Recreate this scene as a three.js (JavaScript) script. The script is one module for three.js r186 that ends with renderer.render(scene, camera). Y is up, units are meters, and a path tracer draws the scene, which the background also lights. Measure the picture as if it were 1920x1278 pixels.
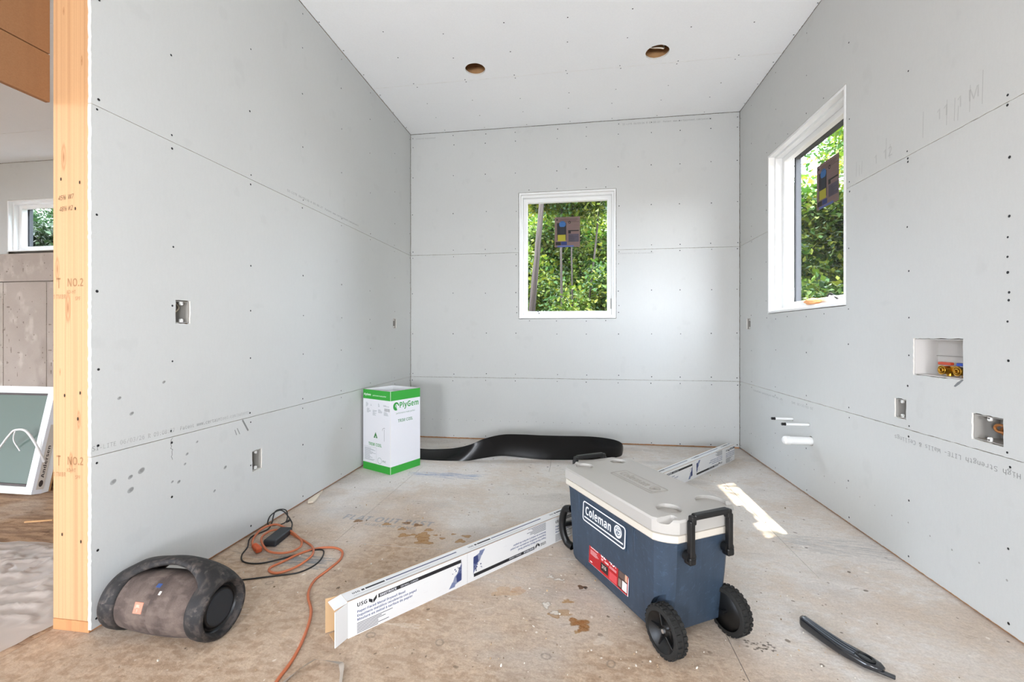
import * as THREE from 'three';
import { RoundedBoxGeometry } from 'three/addons/geometries/RoundedBoxGeometry.js';
import { mergeGeometries, mergeVertices, toCreasedNormals } from 'three/addons/utils/BufferGeometryUtils.js';
import { FontLoader } from 'three/addons/loaders/FontLoader.js';
import { TextGeometry } from 'three/addons/geometries/TextGeometry.js';
import { RectAreaLightUniformsLib } from 'three/addons/lights/RectAreaLightUniformsLib.js';
import { Brush, Evaluator, SUBTRACTION, ADDITION } from 'three-bvh-csg';

// ---------------------------------------------------------------- camera, sky, sun, exposure
const W = 3.116, H = 3.048;            // room width (10 ft 3) and ceiling height (10 ft)
const scene = new THREE.Scene();
const camera = new THREE.PerspectiveCamera(2 * Math.atan(639 / 816.165) * 180 / Math.PI, 1920 / 1278, 0.05, 400);
camera.position.set(1.65287, 1.0321, 4.19449);
camera.rotation.set(0, 0.146512, 0);
camera.setViewOffset(1920, 1278, 0, 11.9, 1920, 1278);   // small lens shift: the horizon lies a little above the middle
scene.add(camera);

const sunDir = new THREE.Vector3(0.309, 1, -0.172).normalize();   // read from the sliver of sun under the right window
// hazy bright summer sky with thin high cloud, the same all round
{
  const w = 512, h = 256, d = new Float32Array(w * h * 4), tab = Array.from({ length: 4096 }, (_, i) => { let t = Math.imul(i + 77, 0x9e3779b1) ^ (i << 7); t = Math.imul(t ^ (t >>> 15), 0x85ebca6b); return ((t ^ (t >>> 13)) >>> 0) / 4294967296; });
  const n3 = (x, y, z) => { const f = Math.floor, X = f(x), Y = f(y), Z = f(z), s = (t) => t * t * (3 - 2 * t), u = s(x - X), v = s(y - Y), q = s(z - Z), at = (i, j, k) => tab[((i * 73 + j * 157 + k * 311) % 4096 + 4096) % 4096], l = (a, b, t) => a + (b - a) * t; return l(l(l(at(X, Y, Z), at(X + 1, Y, Z), u), l(at(X, Y + 1, Z), at(X + 1, Y + 1, Z), u), v), l(l(at(X, Y, Z + 1), at(X + 1, Y, Z + 1), u), l(at(X, Y + 1, Z + 1), at(X + 1, Y + 1, Z + 1), u), v), q); };
  for (let j = 0; j < h; j++) for (let i = 0; i < w; i++) {
    const el = ((j + 0.5) / h - 0.5) * Math.PI, az = (i + 0.5) / w * 2 * Math.PI, y = Math.sin(el), x = Math.cos(el) * Math.cos(az), z = Math.cos(el) * Math.sin(az), up = Math.max(0, y);
    let c = 0, a = 0.5, k = 3.2; for (let o = 0; o < 5; o++) { c += a * n3(x * k + 9, y * k * 1.6 + 4, z * k + 7); k *= 2.03; a *= 0.5; }
    const cloud = Math.min(1, Math.max(0, (c - 0.36) / 0.3)), blue = [0.60 - 0.16 * up, 0.76 - 0.12 * up, 0.98 - 0.04 * up], white = [1.08, 1.13, 1.2], o = (j * w + i) * 4;
    for (let q = 0; q < 3; q++) d[o + q] = y < 0 ? [0.3, 0.28, 0.25][q] : (blue[q] + (white[q] - blue[q]) * (0.3 + 0.7 * cloud)); d[o + 3] = 1;
  }
  const t = new THREE.DataTexture(d, w, h, THREE.RGBAFormat, THREE.FloatType); t.mapping = THREE.EquirectangularReflectionMapping; t.magFilter = THREE.LinearFilter; t.needsUpdate = true;
  scene.background = t; scene.backgroundIntensity = 6.0;
}

const sun = new THREE.DirectionalLight(0xfff0d8, 3);
sun.name = 'sun';
sun.position.copy(sunDir).multiplyScalar(40);
sun.castShadow = true;
Object.assign(sun.shadow.camera, { left: -25, right: 25, top: 25, bottom: -25, near: 1, far: 90 });
sun.shadow.mapSize.set(2048, 2048);
scene.add(sun, sun.target);

// the photographer's pair of softboxes, on stands behind the camera and tilted up at the ceiling (built further down)
RectAreaLightUniformsLib.init();
const SOFT = [{ at: [0.8, 0.95, 6.0], to: [1.6, 3.05, 1.0], nits: 24, label: 'square softbox light on a black tripod behind the camera, left of it' }, { at: [2.3, 0.95, 6.0], to: [1.5, 3.05, 1.0], nits: 24, label: 'square softbox light on a black tripod behind the camera, right of it' }];
const SOFT_SIZE = 0.6, SOFT_COLOR = new THREE.Color(0.94, 0.985, 1.06);

const renderer = new THREE.WebGLRenderer({ antialias: true });
renderer.toneMapping = THREE.LinearToneMapping;
renderer.toneMappingExposure = 3.25;
renderer.shadowMap.enabled = true;

// ---------------------------------------------------------------- helpers
function rng(seed) { let s = seed >>> 0; return () => { s = (s + 0x6d2b79f5) | 0; let t = Math.imul(s ^ (s >>> 15), 1 | s); t = (t + Math.imul(t ^ (t >>> 7), 61 | t)) ^ t; return ((t ^ (t >>> 14)) >>> 0) / 4294967296; }; }
const hash = (x, y, s) => { let h = Math.imul(x | 0, 374761393) + Math.imul(y | 0, 668265263) + Math.imul(s | 0, 1442695041); h = Math.imul(h ^ (h >>> 13), 1274126177); return ((h ^ (h >>> 16)) >>> 0) / 4294967296; };
function vnoise(x, y, s = 0, per = 0) {
  const ix = Math.floor(x), iy = Math.floor(y), fx = x - ix, fy = y - iy, u = fx * fx * (3 - 2 * fx), v = fy * fy * (3 - 2 * fy);
  const m = (a) => per ? ((a % per) + per) % per : a;
  const a = hash(m(ix), m(iy), s), b = hash(m(ix + 1), m(iy), s), c = hash(m(ix), m(iy + 1), s), d = hash(m(ix + 1), m(iy + 1), s);
  return a + (b - a) * u + (c - a) * v + (a - b - c + d) * u * v;
}
function fbm(x, y, s = 0, oct = 4, per = 0) { let f = 0, a = 0.5, t = 0; for (let i = 0; i < oct; i++) { f += a * vnoise(x, y, s + i, per); t += a; x *= 2; y *= 2; if (per) per *= 2; a *= 0.5; } return f / t; }
const smooth = (a, b, x) => { const t = Math.min(1, Math.max(0, (x - a) / (b - a))); return t * t * (3 - 2 * t); };
const lerp3 = (a, b, t) => [a[0] + (b[0] - a[0]) * t, a[1] + (b[1] - a[1]) * t, a[2] + (b[2] - a[2]) * t];

const used = new Map();
function numbered(name) { const n = used.get(name) ?? 0; used.set(name, n + 1); return n ? name + '_' + String(n).padStart(3, '0') : name; }
function tag(o, label, category, group, kind) { Object.assign(o.userData, { label, category }); if (group) o.userData.group = group; if (kind) o.userData.kind = kind; return o; }
function thing(name, label, category, [x, y, z] = [0, 0, 0], turn = 0, group) {
  const o = new THREE.Group(); o.name = numbered(name); o.position.set(x, y, z); o.rotation.y = turn; scene.add(o);
  return tag(o, label, category, group);
}
function part(parent, name, geo, mat, pos, rot) {
  const m = new THREE.Mesh(geo, mat); m.name = name; m.castShadow = m.receiveShadow = true;
  if (pos) m.position.set(...pos); if (rot) m.rotation.set(...rot);
  parent.add(m); return m;
}
function structure(name) { const g = new THREE.Group(); g.name = name; g.userData.kind = 'structure'; scene.add(g); return g; }
const std = (color, roughness = 0.8, extra = {}) => new THREE.MeshStandardMaterial({ color, roughness, ...extra });
const phys = (color, roughness = 0.5, extra = {}) => new THREE.MeshPhysicalMaterial({ color, roughness, ...extra });
const box = (w, h, d, x = 0, y = 0, z = 0) => new THREE.BoxGeometry(w, h, d).translate(x, y, z);
const rbox = (w, h, d, r, x = 0, y = 0, z = 0, seg = 2) => new RoundedBoxGeometry(w, h, d, seg, r).translate(x, y, z);
function boxUV(g, s = 1) {                      // uv in metres from the dominant side of each face
  g = g.index ? g.toNonIndexed() : g;
  const p = g.attributes.position, uv = new Float32Array(p.count * 2), a = new THREE.Vector3(), b = new THREE.Vector3(), c = new THREE.Vector3();
  for (let i = 0; i < p.count; i += 3) {
    a.fromBufferAttribute(p, i); b.fromBufferAttribute(p, i + 1).sub(a); c.fromBufferAttribute(p, i + 2).sub(a); b.cross(c);
    const ax = Math.abs(b.x), ay = Math.abs(b.y), az = Math.abs(b.z);
    for (let k = 0; k < 3; k++) {
      const x = p.getX(i + k), y = p.getY(i + k), z = p.getZ(i + k), j = (i + k) * 2;
      if (ax >= ay && ax >= az) { uv[j] = z * s; uv[j + 1] = y * s; } else if (ay >= az) { uv[j] = x * s; uv[j + 1] = z * s; } else { uv[j] = x * s; uv[j + 1] = y * s; }
    }
  }
  g.setAttribute('uv', new THREE.BufferAttribute(uv, 2)); return g;
}
const merge = (list) => mergeGeometries(list.map((g) => { g = g.index ? g.toNonIndexed() : g; for (const k of Object.keys(g.attributes)) if (!['position', 'normal', 'uv'].includes(k)) g.deleteAttribute(k); g.clearGroups(); return g; }));
function tube(points, r, seg = 64, radial = 8, closed = false) { return new THREE.TubeGeometry(new THREE.CatmullRomCurve3(points.map((p) => new THREE.Vector3(...p)), closed), seg, r, radial, closed); }
function canvas(w, h, draw) { const c = document.createElement('canvas'); c.width = w; c.height = h; draw(c.getContext('2d'), w, h); const t = new THREE.CanvasTexture(c); t.colorSpace = THREE.SRGBColorSpace; t.magFilter = THREE.LinearFilter; t.anisotropy = 8; return t; }
function dataTex(w, h, fn, srgb = true, channels = 4) {
  const d = new Uint8Array(w * h * 4);
  for (let y = 0, i = 0; y < h; y++) for (let x = 0; x < w; x++, i += 4) { const c = fn(x, y); d[i] = c[0]; d[i + 1] = c[1]; d[i + 2] = c[2]; d[i + 3] = 255; }
  const t = new THREE.DataTexture(d, w, h); if (srgb) t.colorSpace = THREE.SRGBColorSpace;
  t.wrapS = t.wrapT = THREE.RepeatWrapping; t.magFilter = THREE.LinearFilter; t.minFilter = THREE.LinearMipmapLinearFilter; t.generateMipmaps = true; t.needsUpdate = true; return t;
}
const rep = (t, sx, sy = sx) => { const c = t.clone(); c.repeat.set(sx, sy); c.wrapS = c.wrapT = THREE.RepeatWrapping; c.needsUpdate = true; return c; };

// frames that turn a flat drawing (a to the right, b up, c towards the room) into world places
const FR = {
  back: new THREE.Matrix4().makeBasis(new THREE.Vector3(1, 0, 0), new THREE.Vector3(0, 1, 0), new THREE.Vector3(0, 0, 1)),
  left: new THREE.Matrix4().makeBasis(new THREE.Vector3(0, 0, -1), new THREE.Vector3(0, 1, 0), new THREE.Vector3(1, 0, 0)),
  right: new THREE.Matrix4().makeBasis(new THREE.Vector3(0, 0, 1), new THREE.Vector3(0, 1, 0), new THREE.Vector3(-1, 0, 0)).setPosition(W, 0, 0),
  ceiling: new THREE.Matrix4().makeBasis(new THREE.Vector3(1, 0, 0), new THREE.Vector3(0, 0, 1), new THREE.Vector3(0, -1, 0)).setPosition(0, H, 0),
  floor: new THREE.Matrix4().makeBasis(new THREE.Vector3(1, 0, 0), new THREE.Vector3(0, 0, -1), new THREE.Vector3(0, 1, 0)),
};
// a board with straight or ragged edges and cut-outs; front face at c = 0
function board(frame, outline, holes, t, rag = 0, seed = 1) {
  const R = rng(seed);
  const ragged = (pts, amt) => {
    if (!amt) return pts.map((p) => new THREE.Vector2(p[0], p[1]));
    const out = [];
    for (let i = 0; i < pts.length; i++) {
      const a = pts[i], b = pts[(i + 1) % pts.length], len = Math.hypot(b[0] - a[0], b[1] - a[1]), n = a[2] === 0 ? 1 : Math.max(1, Math.round(len / 0.012)), nx = -(b[1] - a[1]) / len, ny = (b[0] - a[0]) / len;
      for (let k = 0; k < n; k++) { const j = k && n > 1 ? (R() - 0.5) * 2 * amt : 0; out.push(new THREE.Vector2(a[0] + (b[0] - a[0]) * k / n + nx * j, a[1] + (b[1] - a[1]) * k / n + ny * j)); }
    }
    return out;
  };
  const s = new THREE.Shape(ragged(outline, rag));
  for (const h of holes) { const p = new THREE.Path(ragged(h, 0.0018)); s.holes.push(p); }
  const g = new THREE.ExtrudeGeometry(s, { depth: t, bevelEnabled: false, curveSegments: 24 });
  g.translate(0, 0, -t).applyMatrix4(frame); return g;
}
const rect = (x0, x1, y0, y1) => [[x0, y0], [x1, y0], [x1, y1], [x0, y1]];
const circle = (x, y, r, n = 28) => Array.from({ length: n }, (_, i) => [x + r * Math.cos(i / n * 2 * Math.PI), y + r * Math.sin(i / n * 2 * Math.PI)]);
function printOn(parent, frame, a0, a1, b0, b1, tex, flip = false, lift = 0.0006, name = 'printed_lettering') {   // thin print lying on a board
  const g = new THREE.PlaneGeometry(a1 - a0, b1 - b0); if (flip) g.rotateZ(Math.PI);
  g.translate((a0 + a1) / 2, (b0 + b1) / 2, lift).applyMatrix4(frame);
  return part(parent, name, g, new THREE.MeshStandardMaterial({ map: tex, transparent: true, roughness: 0.95 }));
}
// ---------------------------------------------------------------- surface textures
const paperTex = dataTex(1024, 1024, (x, y) => {            // drywall paper: 2 m tile
  const u = x / 1024, v = y / 1024;
  const fine = hash(x, y, 3) - 0.5, fib = vnoise(u * 420, v * 90, 7, 0) - 0.5, cloud = fbm(u * 6, v * 6, 11, 4, 6) - 0.5, scuff = smooth(0.74, 0.86, fbm(u * 22, v * 22, 23, 3, 22));
  const g = 199 + fine * 3 + fib * 1.6 + cloud * 4 - scuff * 3;
  return [g * 0.998, g, g * 0.985];
});
const ceilTex = dataTex(512, 512, (x, y) => { const u = x / 512, v = y / 512; const g = 241 + (hash(x, y, 3) - 0.5) * 4 + (fbm(u * 5, v * 5, 31, 4, 5) - 0.5) * 5; return [g, g, g * 0.997]; });
const paper = std(0xffffff, 0.92, { map: rep(paperTex, 0.5) });
const ceilPaper = std(0xffffff, 0.92, { map: rep(ceilTex, 0.5) });
const gypsum = std(0xe6e2da, 0.95);
const boardMats = [paper, gypsum], ceilMats = [ceilPaper, gypsum];
const M = {
  white: std(0xe9e9e7, 0.4), whiteRough: std(0xe9e8e4, 0.6), black: std(0x0b0b0c, 0.42), blackSoft: std(0x131313, 0.6),
  screw: std(0x17171a, 0.5, { metalness: 0.3 }), brass: std(0xb98a2e, 0.28, { metalness: 0.9 }), silver: std(0xd0d0d0, 0.3, { metalness: 0.9 }),
  greyPlastic: std(0xa19d96, 0.55), shell: std(0x8d7a63, 0.95),
};
function woodTex(seed, base, dark, knots, w = 512, h = 1024, scale = 1) {
  return dataTex(w, h, (x, y) => {
    const u = x / w, v = y / h; let k = 0, bend = 0;
    for (const [ku, kv, kr] of knots) { const du = (u - ku), dv = (v - kv) * 2.2, d = Math.hypot(du, dv * 2) / kr; bend += 0.05 * Math.exp(-d * d * 0.35) * Math.sign(du || 1); k = Math.max(k, Math.exp(-d * d * 2.2)); k = Math.max(k, 0.5 * Math.exp(-Math.pow(d - 1.25, 2) * 9)); }
    const g = fbm((u + bend) * 26 * scale, v * 1.4, seed, 4), fine = vnoise(u * 190, v * 10, seed + 5) - 0.5;
    let t = smooth(0.3, 0.85, g) * 0.3 + fine * 0.1 + k * 0.8; t = Math.min(1, Math.max(0, t));
    const c = lerp3(base, dark, t); const n = (hash(x, y, seed) - 0.5) * 7; return [c[0] + n, c[1] + n, c[2] + n];
  });
}
const studTex = woodTex(5, [204, 160, 116], [150, 102, 62], [[.3, .55, .045], [.12, .42, .04], [.42, .375, .05], [.5, .195, .035], [.72, .245, .03], [.46, .83, .03], [.8, .66, .016], [.3, .72, .014], [.2, .3, .012]]);
const plyTex = woodTex(17, [138, 97, 62], [112, 76, 47], [], 512, 512, 0.6);
const plateTex = woodTex(29, [196, 140, 92], [150, 98, 60], [[.5, .5, .04]], 256, 512);
const studMat = std(0xffffff, 0.72, { map: studTex }), plyMat = std(0xffffff, 0.7, { map: rep(plyTex, 0.8) }), plateMat = std(0xffffff, 0.85, { map: plateTex });
const roofTex = woodTex(37, [206, 158, 108], [170, 122, 78], [], 256, 256, 0.6), roofWood = std(0xffffff, 0.85, { map: rep(roofTex, 1.4) });

// subfloor: one 3.6 m x 4.0 m drawing (x from -0.3 to 3.3, z from -0.2 to 3.8) of strand board, dust, ink and stains
const FX0 = -0.3, FZ0 = -0.2, FW = 3.6, FD = 4.0;
const inkCanvas = (() => {
  const c = document.createElement('canvas'); c.width = 1800; c.height = 2000; const g = c.getContext('2d');
  const P = (x, z) => [(x - FX0) * 500, (z - FZ0) * 500], R = rng(91);
  g.clearRect(0, 0, 1800, 2000);
  // stamped blue lettering of the panel maker
  g.save(); g.translate(...P(0.345, 1.915)); g.rotate(0.055); g.fillStyle = 'rgba(70,96,128,0.34)'; g.font = 'bold 44px sans-serif'; g.scale(0.86, 0.95); g.fillText('FLAT OUT BEST', 0, 0); g.font = 'bold 21px sans-serif'; g.fillStyle = 'rgba(70,96,128,0.3)'; g.fillText('SUBFLOOR PANEL', 96, 26); g.restore();
  const smear = (x, z, w, h, col, n, rot = 0) => { g.save(); g.translate(...P(x, z)); g.rotate(rot); g.fillStyle = col; for (let i = 0; i < n; i++) { const a = (R() - 0.5) * w * 500, b = (R() + R() - 1) * h * 250; g.fillRect(a, b, 8 + R() * 46, 1 + R() * 3.5); } g.restore(); };
  smear(0.66, 1.1, 0.5, 0.14, 'rgba(96,116,160,0.2)', 240); smear(2.86, 1.86, 0.46, 0.26, 'rgba(84,88,102,0.1)', 260, 0.15); smear(0.36, 2.36, 0.24, 0.14, 'rgba(88,98,112,0.22)', 170); smear(2.2, 1.2, 0.5, 0.1, 'rgba(90,92,104,0.1)', 120); smear(0.12, 2.3, 0.2, 0.3, 'rgba(90,94,100,0.13)', 150);
  const blob = (x, z, rx, rz, col, seed, edge) => { const q = rng(seed); g.save(); g.translate(...P(x, z)); g.beginPath(); const n = 22, ph = q() * 7, amp = 0.16 + q() * 0.2; for (let i = 0; i <= n; i++) { const a = i / n * 2 * Math.PI, r = 1 + amp * Math.sin(a * 3 + ph) + 0.12 * Math.sin(a * 5 + ph * 2.3) + 0.07 * Math.sin(a * 9 + ph); g.lineTo(Math.cos(a) * rx * 500 * r, Math.sin(a) * rz * 500 * r); } g.fillStyle = col; g.fill(); if (edge) { g.strokeStyle = edge; g.lineWidth = 2.5; g.stroke(); } g.restore(); };
  const cf = 'rgba(150,104,52,0.68)', cd = 'rgba(104,66,30,0.8)', ce = 'rgba(120,78,34,0.45)';
  [[.455, 1.931, .022, .016, cd], [.63, 1.946, .02, .014, cf], [.734, 1.917, .02, .013, cd], [.802, 1.934, .022, .014, cd], [.737, 1.99, .019, .013, cf], [.881, 1.981, .02, .014, cf], [.774, 2.059, .026, .018, cf], [.872, 2.045, .034, .03, cf], [.885, 2.085, .03, .024, cf], [.903, 2.116, .042, .018, cf], [.821, 2.046, .015, .008, cf], [1.079, 2.078, .022, .017, cf], [1.098, 2.023, .02, .012, cf], [.937, 2.035, .009, .006, cf], [.981, 2.064, .013, .008, cf], [1.024, 2.01, .01, .006, cf]].forEach((s, i) => blob(s[0], s[1], s[2], s[3], s[4], 100 + i, ce));
  [[1.676, 2.391, .018, .012, 'rgba(74,40,16,0.9)'], [1.69, 2.394, .008, .007, 'rgba(30,18,10,0.95)'], [1.619, 2.496, .02, .012, cf], [1.601, 2.567, .036, .018, 'rgba(150,110,64,0.5)'], [1.575, 2.585, .02, .014, 'rgba(150,110,64,0.5)'], [1.652, 2.612, .026, .017, 'rgba(136,82,30,0.82)'], [1.676, 2.62, .024, .02, 'rgba(136,82,30,0.82)'], [1.675, 2.648, .016, .014, 'rgba(136,82,30,0.82)'], [1.655, 2.667, .01, .007, cf], [1.37, 2.47, .05, .03, 'rgba(176,120,66,0.25)'], [1.42, 2.45, .03, .02, 'rgba(170,110,56,0.25)']].forEach((s, i) => blob(s[0], s[1], s[2], s[3], s[4], 200 + i, i > 3 && i < 8 ? ce : null));
  [[1.575, 2.572, .017, .012], [1.54, 2.53, .014, .02], [1.545, 2.335, .014, .01], [1.58, 2.35, .02, .008]].forEach((s, i) => blob(s[0], s[1], s[2], s[3], 'rgba(226,222,214,0.85)', 300 + i, 'rgba(120,116,104,0.4)'));
  // fastener rings stamped through the sheet
  g.strokeStyle = 'rgba(88,84,76,0.34)'; g.lineWidth = 3;
  for (const [x, z] of [[.954, 2.785], [1.199, 2.785], [1.557, 2.796], [1.761, 2.798], [.39, 2.55], [1.68, 2.4], [2.36, 1.6]]) { const [a, b] = P(x, z); g.save(); g.translate(a, b); g.rotate(R() * 3); g.beginPath(); g.ellipse(0, 0, 7.5, 6, 0, 0, 7); g.stroke(); g.restore(); }
  // scuffs, pencil lines, flecks
  for (let i = 0; i < 520; i++) { const [a, b] = P(R() * 3.1, R() * 3.6); g.strokeStyle = R() < 0.5 ? `rgba(70,60,50,${0.1 + R() * 0.22})` : `rgba(236,230,222,${0.1 + R() * 0.3})`; g.lineWidth = 0.6 + R() * 1.6; const t = (R() - 0.5) * 0.9, l = 4 + R() * R() * 60; g.beginPath(); g.moveTo(a, b); g.lineTo(a + Math.cos(t) * l, b + Math.sin(t) * l); g.stroke(); }
  for (let i = 0; i < 900; i++) { const [a, b] = P(R() * 3.1, R() * 3.6), s = 0.8 + R() * R() * 5; g.fillStyle = R() < 0.62 ? `rgba(58,46,36,${0.25 + R() * 0.5})` : `rgba(240,236,228,${0.35 + R() * 0.5})`; g.beginPath(); g.ellipse(a, b, s, s * (0.4 + R() * 0.5), R() * 3, 0, 7); g.fill(); }
  // plaster smears
  for (const [x, z, rx, rz] of [[1.74, 2.70, .03, .02], [1.05, 2.72, .06, .012], [.9, 2.5, .04, .02]]) blob(x, z, rx, rz, 'rgba(228,220,210,0.35)', Math.round(x * 1000), null);
  for (let i = 0; i < 26; i++) { const [x, z] = [2.2 + R() * 0.1, 2.62 + R() * 0.05]; blob(x, z, 0.002 + R() * 0.005, 0.0015 + R() * 0.003, 'rgba(52,44,38,0.75)', 700 + i, null); }
  return g.getImageData(0, 0, 1800, 2000).data;
})();
const floorTex = (() => {
  const w = 1800, h = 2000, tan = [180, 157, 134], tan2 = [158, 132, 108], dust = [211, 207, 202], grey = [172, 165, 159];
  const t = dataTex(w, h, (x, y0) => {
    const y = h - 1 - y0, X = FX0 + x / 500, Z = FZ0 + y / 500;
    const strand = fbm(X * 30, Z * 62, 41, 4), strand2 = fbm(X * 70 + Z * 20, Z * 40 - X * 26, 47, 3), cloud = fbm(X * 1.9 + 3, Z * 1.9, 53, 5), cloud2 = fbm(X * 4.2, Z * 4.2 + 9, 59, 4);
    let c = lerp3(tan, tan2, smooth(0.38, 0.68, strand) * 0.75);
    c = lerp3(c, [196, 170, 144], smooth(0.55, 0.75, strand2) * 0.5);
    // drywall dust lies in patches over the middle and the back of the room
    const where = smooth(2.9, 1.3, Z + (cloud - 0.5) * 2.0) * 0.95 + smooth(1.9, 2.5, X) * smooth(1.5, 2.4, Z) * 0.6;
    const d = Math.min(0.88, where * (0.6 + 0.55 * smooth(0.3, 0.72, cloud2 * 0.6 + strand * 0.4)));
    c = lerp3(c, dust, d);
    c = lerp3(c, grey, smooth(0.56, 0.78, fbm(X * 2.6 + 7, Z * 5.5, 67, 4)) * 0.4);
    const f = (hash(x, y, 71) - 0.5) * 13 + (vnoise(X * 240, Z * 240, 73) - 0.5) * 16; c = [c[0] + f, c[1] + f, c[2] + f];
    const i = (y * w + x) * 4, a = inkCanvas[i + 3] / 255 * (0.72 + 0.28 * hash(x >> 1, y >> 1, 77));
    if (a) c = lerp3(c, [inkCanvas[i], inkCanvas[i + 1], inkCanvas[i + 2]], a);
    return c.map((v) => Math.min(255, Math.max(0, v)));
  });
  t.wrapS = t.wrapT = THREE.ClampToEdgeWrapping; return t;
})();
const grainBump = dataTex(512, 512, (x, y) => { const u = x / 512, v = y / 512, g = 120 + (fbm(u * 22, v * 44, 83, 4, 22) - 0.5) * 170 + (hash(x, y, 5) - 0.5) * 50; return [g, g, g]; }, false);
const floorMat = std(0xffffff, 0.86, { map: floorTex, bumpMap: rep(grainBump, 2), bumpScale: 0.0016 });
const roughFloorTex = dataTex(1024, 1024, (x, y) => {
  const X = x / 1024 * 3, Z = y / 1024 * 3; let c = lerp3([176, 142, 110], [140, 108, 82], smooth(0.35, 0.7, fbm(X * 9, Z * 40, 141, 4)));
  c = lerp3(c, [198, 180, 162], smooth(0.5, 0.75, fbm(X * 3, Z * 5, 147, 4)) * 0.6); const f = (hash(x, y, 9) - 0.5) * 16 - (vnoise(X * 60, Z * 120, 149) > 0.86 ? 26 : 0); return c.map((v) => Math.max(0, Math.min(255, v + f)));
});
const roughFloorMat = std(0xffffff, 0.85, { map: rep(roughFloorTex, 1 / 3), bumpMap: rep(grainBump, 1.5), bumpScale: 0.002 });
const concreteTex = dataTex(1024, 1024, (x, y) => {
  const X = x / 1024 * 2, Y = y / 1024 * 2; let c = lerp3([178, 166, 156], [160, 147, 137], fbm(X * 3, Y * 4, 161, 5)); c = lerp3(c, [198, 188, 178], smooth(0.58, 0.78, fbm(X * 7, Y * 5, 167, 4)) * 0.6);
  c = lerp3(c, [136, 122, 112], smooth(0.62, 0.8, fbm(X * 5 + 4, Y * 2.4, 171, 4)) * 0.4); const pit = vnoise(X * 34, Y * 34, 173) > 0.93 ? 40 : 0; const f = (hash(x, y, 12) - 0.5) * 10 - pit; return c.map((v) => v + f);
});
const concreteMat = std(0xffffff, 0.93, { map: rep(concreteTex, 0.5), bumpMap: rep(grainBump, 1.3), bumpScale: 0.0012 });
// ---------------------------------------------------------------- the shell of the house
floorTex.repeat.set(1 / FW, 1 / FD); floorTex.offset.set(-FX0 / FW, (FZ0 + FD) / FD); floorTex.needsUpdate = true;
const T = 0.0127, XL = -6.2, ZF = 6.8, Y1 = 0.6095, Y2 = 1.829;         // board thickness, far left wall, wall behind the camera, joints at 2 ft and 6 ft
const WB = [1.102, 2.023, 1.188, 2.406], WR = [0.586, 1.565, 1.194, 2.405], WL = [-4.959, -3.75, 2.004, 2.606];   // windows: back, right, left room
const notch = (x0, x1, y0, y1, w) => {       // a board cut round a window that crosses one of its long edges
  const [a0, a1, b0, b1] = w;
  if (b0 > y0 && b0 < y1 && b1 >= y1) return [[x0, y0], [x1, y0], [x1, y1], [a1, y1], [a1, b0], [a0, b0], [a0, y1], [x0, y1]];
  if (b1 > y0 && b1 < y1 && b0 <= y0) return [[x0, y0], [a0, y0], [a0, b1], [a1, b1], [a1, y0], [x1, y0], [x1, y1], [x0, y1]];
  return rect(x0, x1, y0, y1);
};
const grow = (w, d) => [w[0] - d, w[1] + d, w[2] - d, w[3] + d];
function boardSet(group, frame, list, mats = boardMats, seed = 1) { list.forEach(([outline, holes = []], i) => { const m = part(group, 'drywall_sheet' + (i ? '_' + String(i).padStart(3, '0') : ''), board(frame, outline, holes, T, 0.0012, seed * 31 + i), mats); m.castShadow = true; }); }
function screws(group, frame, pts, r = 0.0046, name = 'drywall_screws', mat = M.screw) {
  const R = rng(pts.length * 7 + 3), g = merge(pts.map(([a, b]) => new THREE.CircleGeometry(r * (0.85 + R() * 0.3), 8).translate(a + (R() - 0.5) * 0.012, b + (R() - 0.5) * 0.012, 0.0007).applyMatrix4(frame)));
  const m = part(group, name, g, mat); m.userData.kind = 'stuff'; return m;
}
const lettering = (text, w, h, px, alpha = 0.55, ls = 1) => canvas(w, h, (g) => {
  g.clearRect(0, 0, w, h); g.fillStyle = `rgba(98,98,96,${alpha})`; g.font = `${px}px monospace`; g.textBaseline = 'middle'; const m = g.measureText(text).width; g.save(); g.scale(w / m, 1); g.fillText(text, 0, h / 2); g.restore();
  g.globalCompositeOperation = 'destination-out'; const R = rng(text.length); for (let i = 0; i < w * h / 26; i++) { g.fillStyle = `rgba(0,0,0,${R() * 0.6})`; g.fillRect(R() * w, R() * h, 1 + R() * 3, 1); }
});
const SA = 'SI-LITE 06/03/26 R 09:08:27  Patent www.certainteed.com/patents', printA = lettering(SA, 2048, 64, 54), printB = lettering(SA, 1024, 32, 27, 0.5), printC = lettering('High Strength LITE- Walls & Ceilings', 1024, 64, 52, 0.5), printD = lettering('26 03/31/26 UHS', 512, 40, 36, 0.4), printE = lettering('54" the www.certainteed.com/patents', 1024, 40, 34, 0.45);

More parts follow.
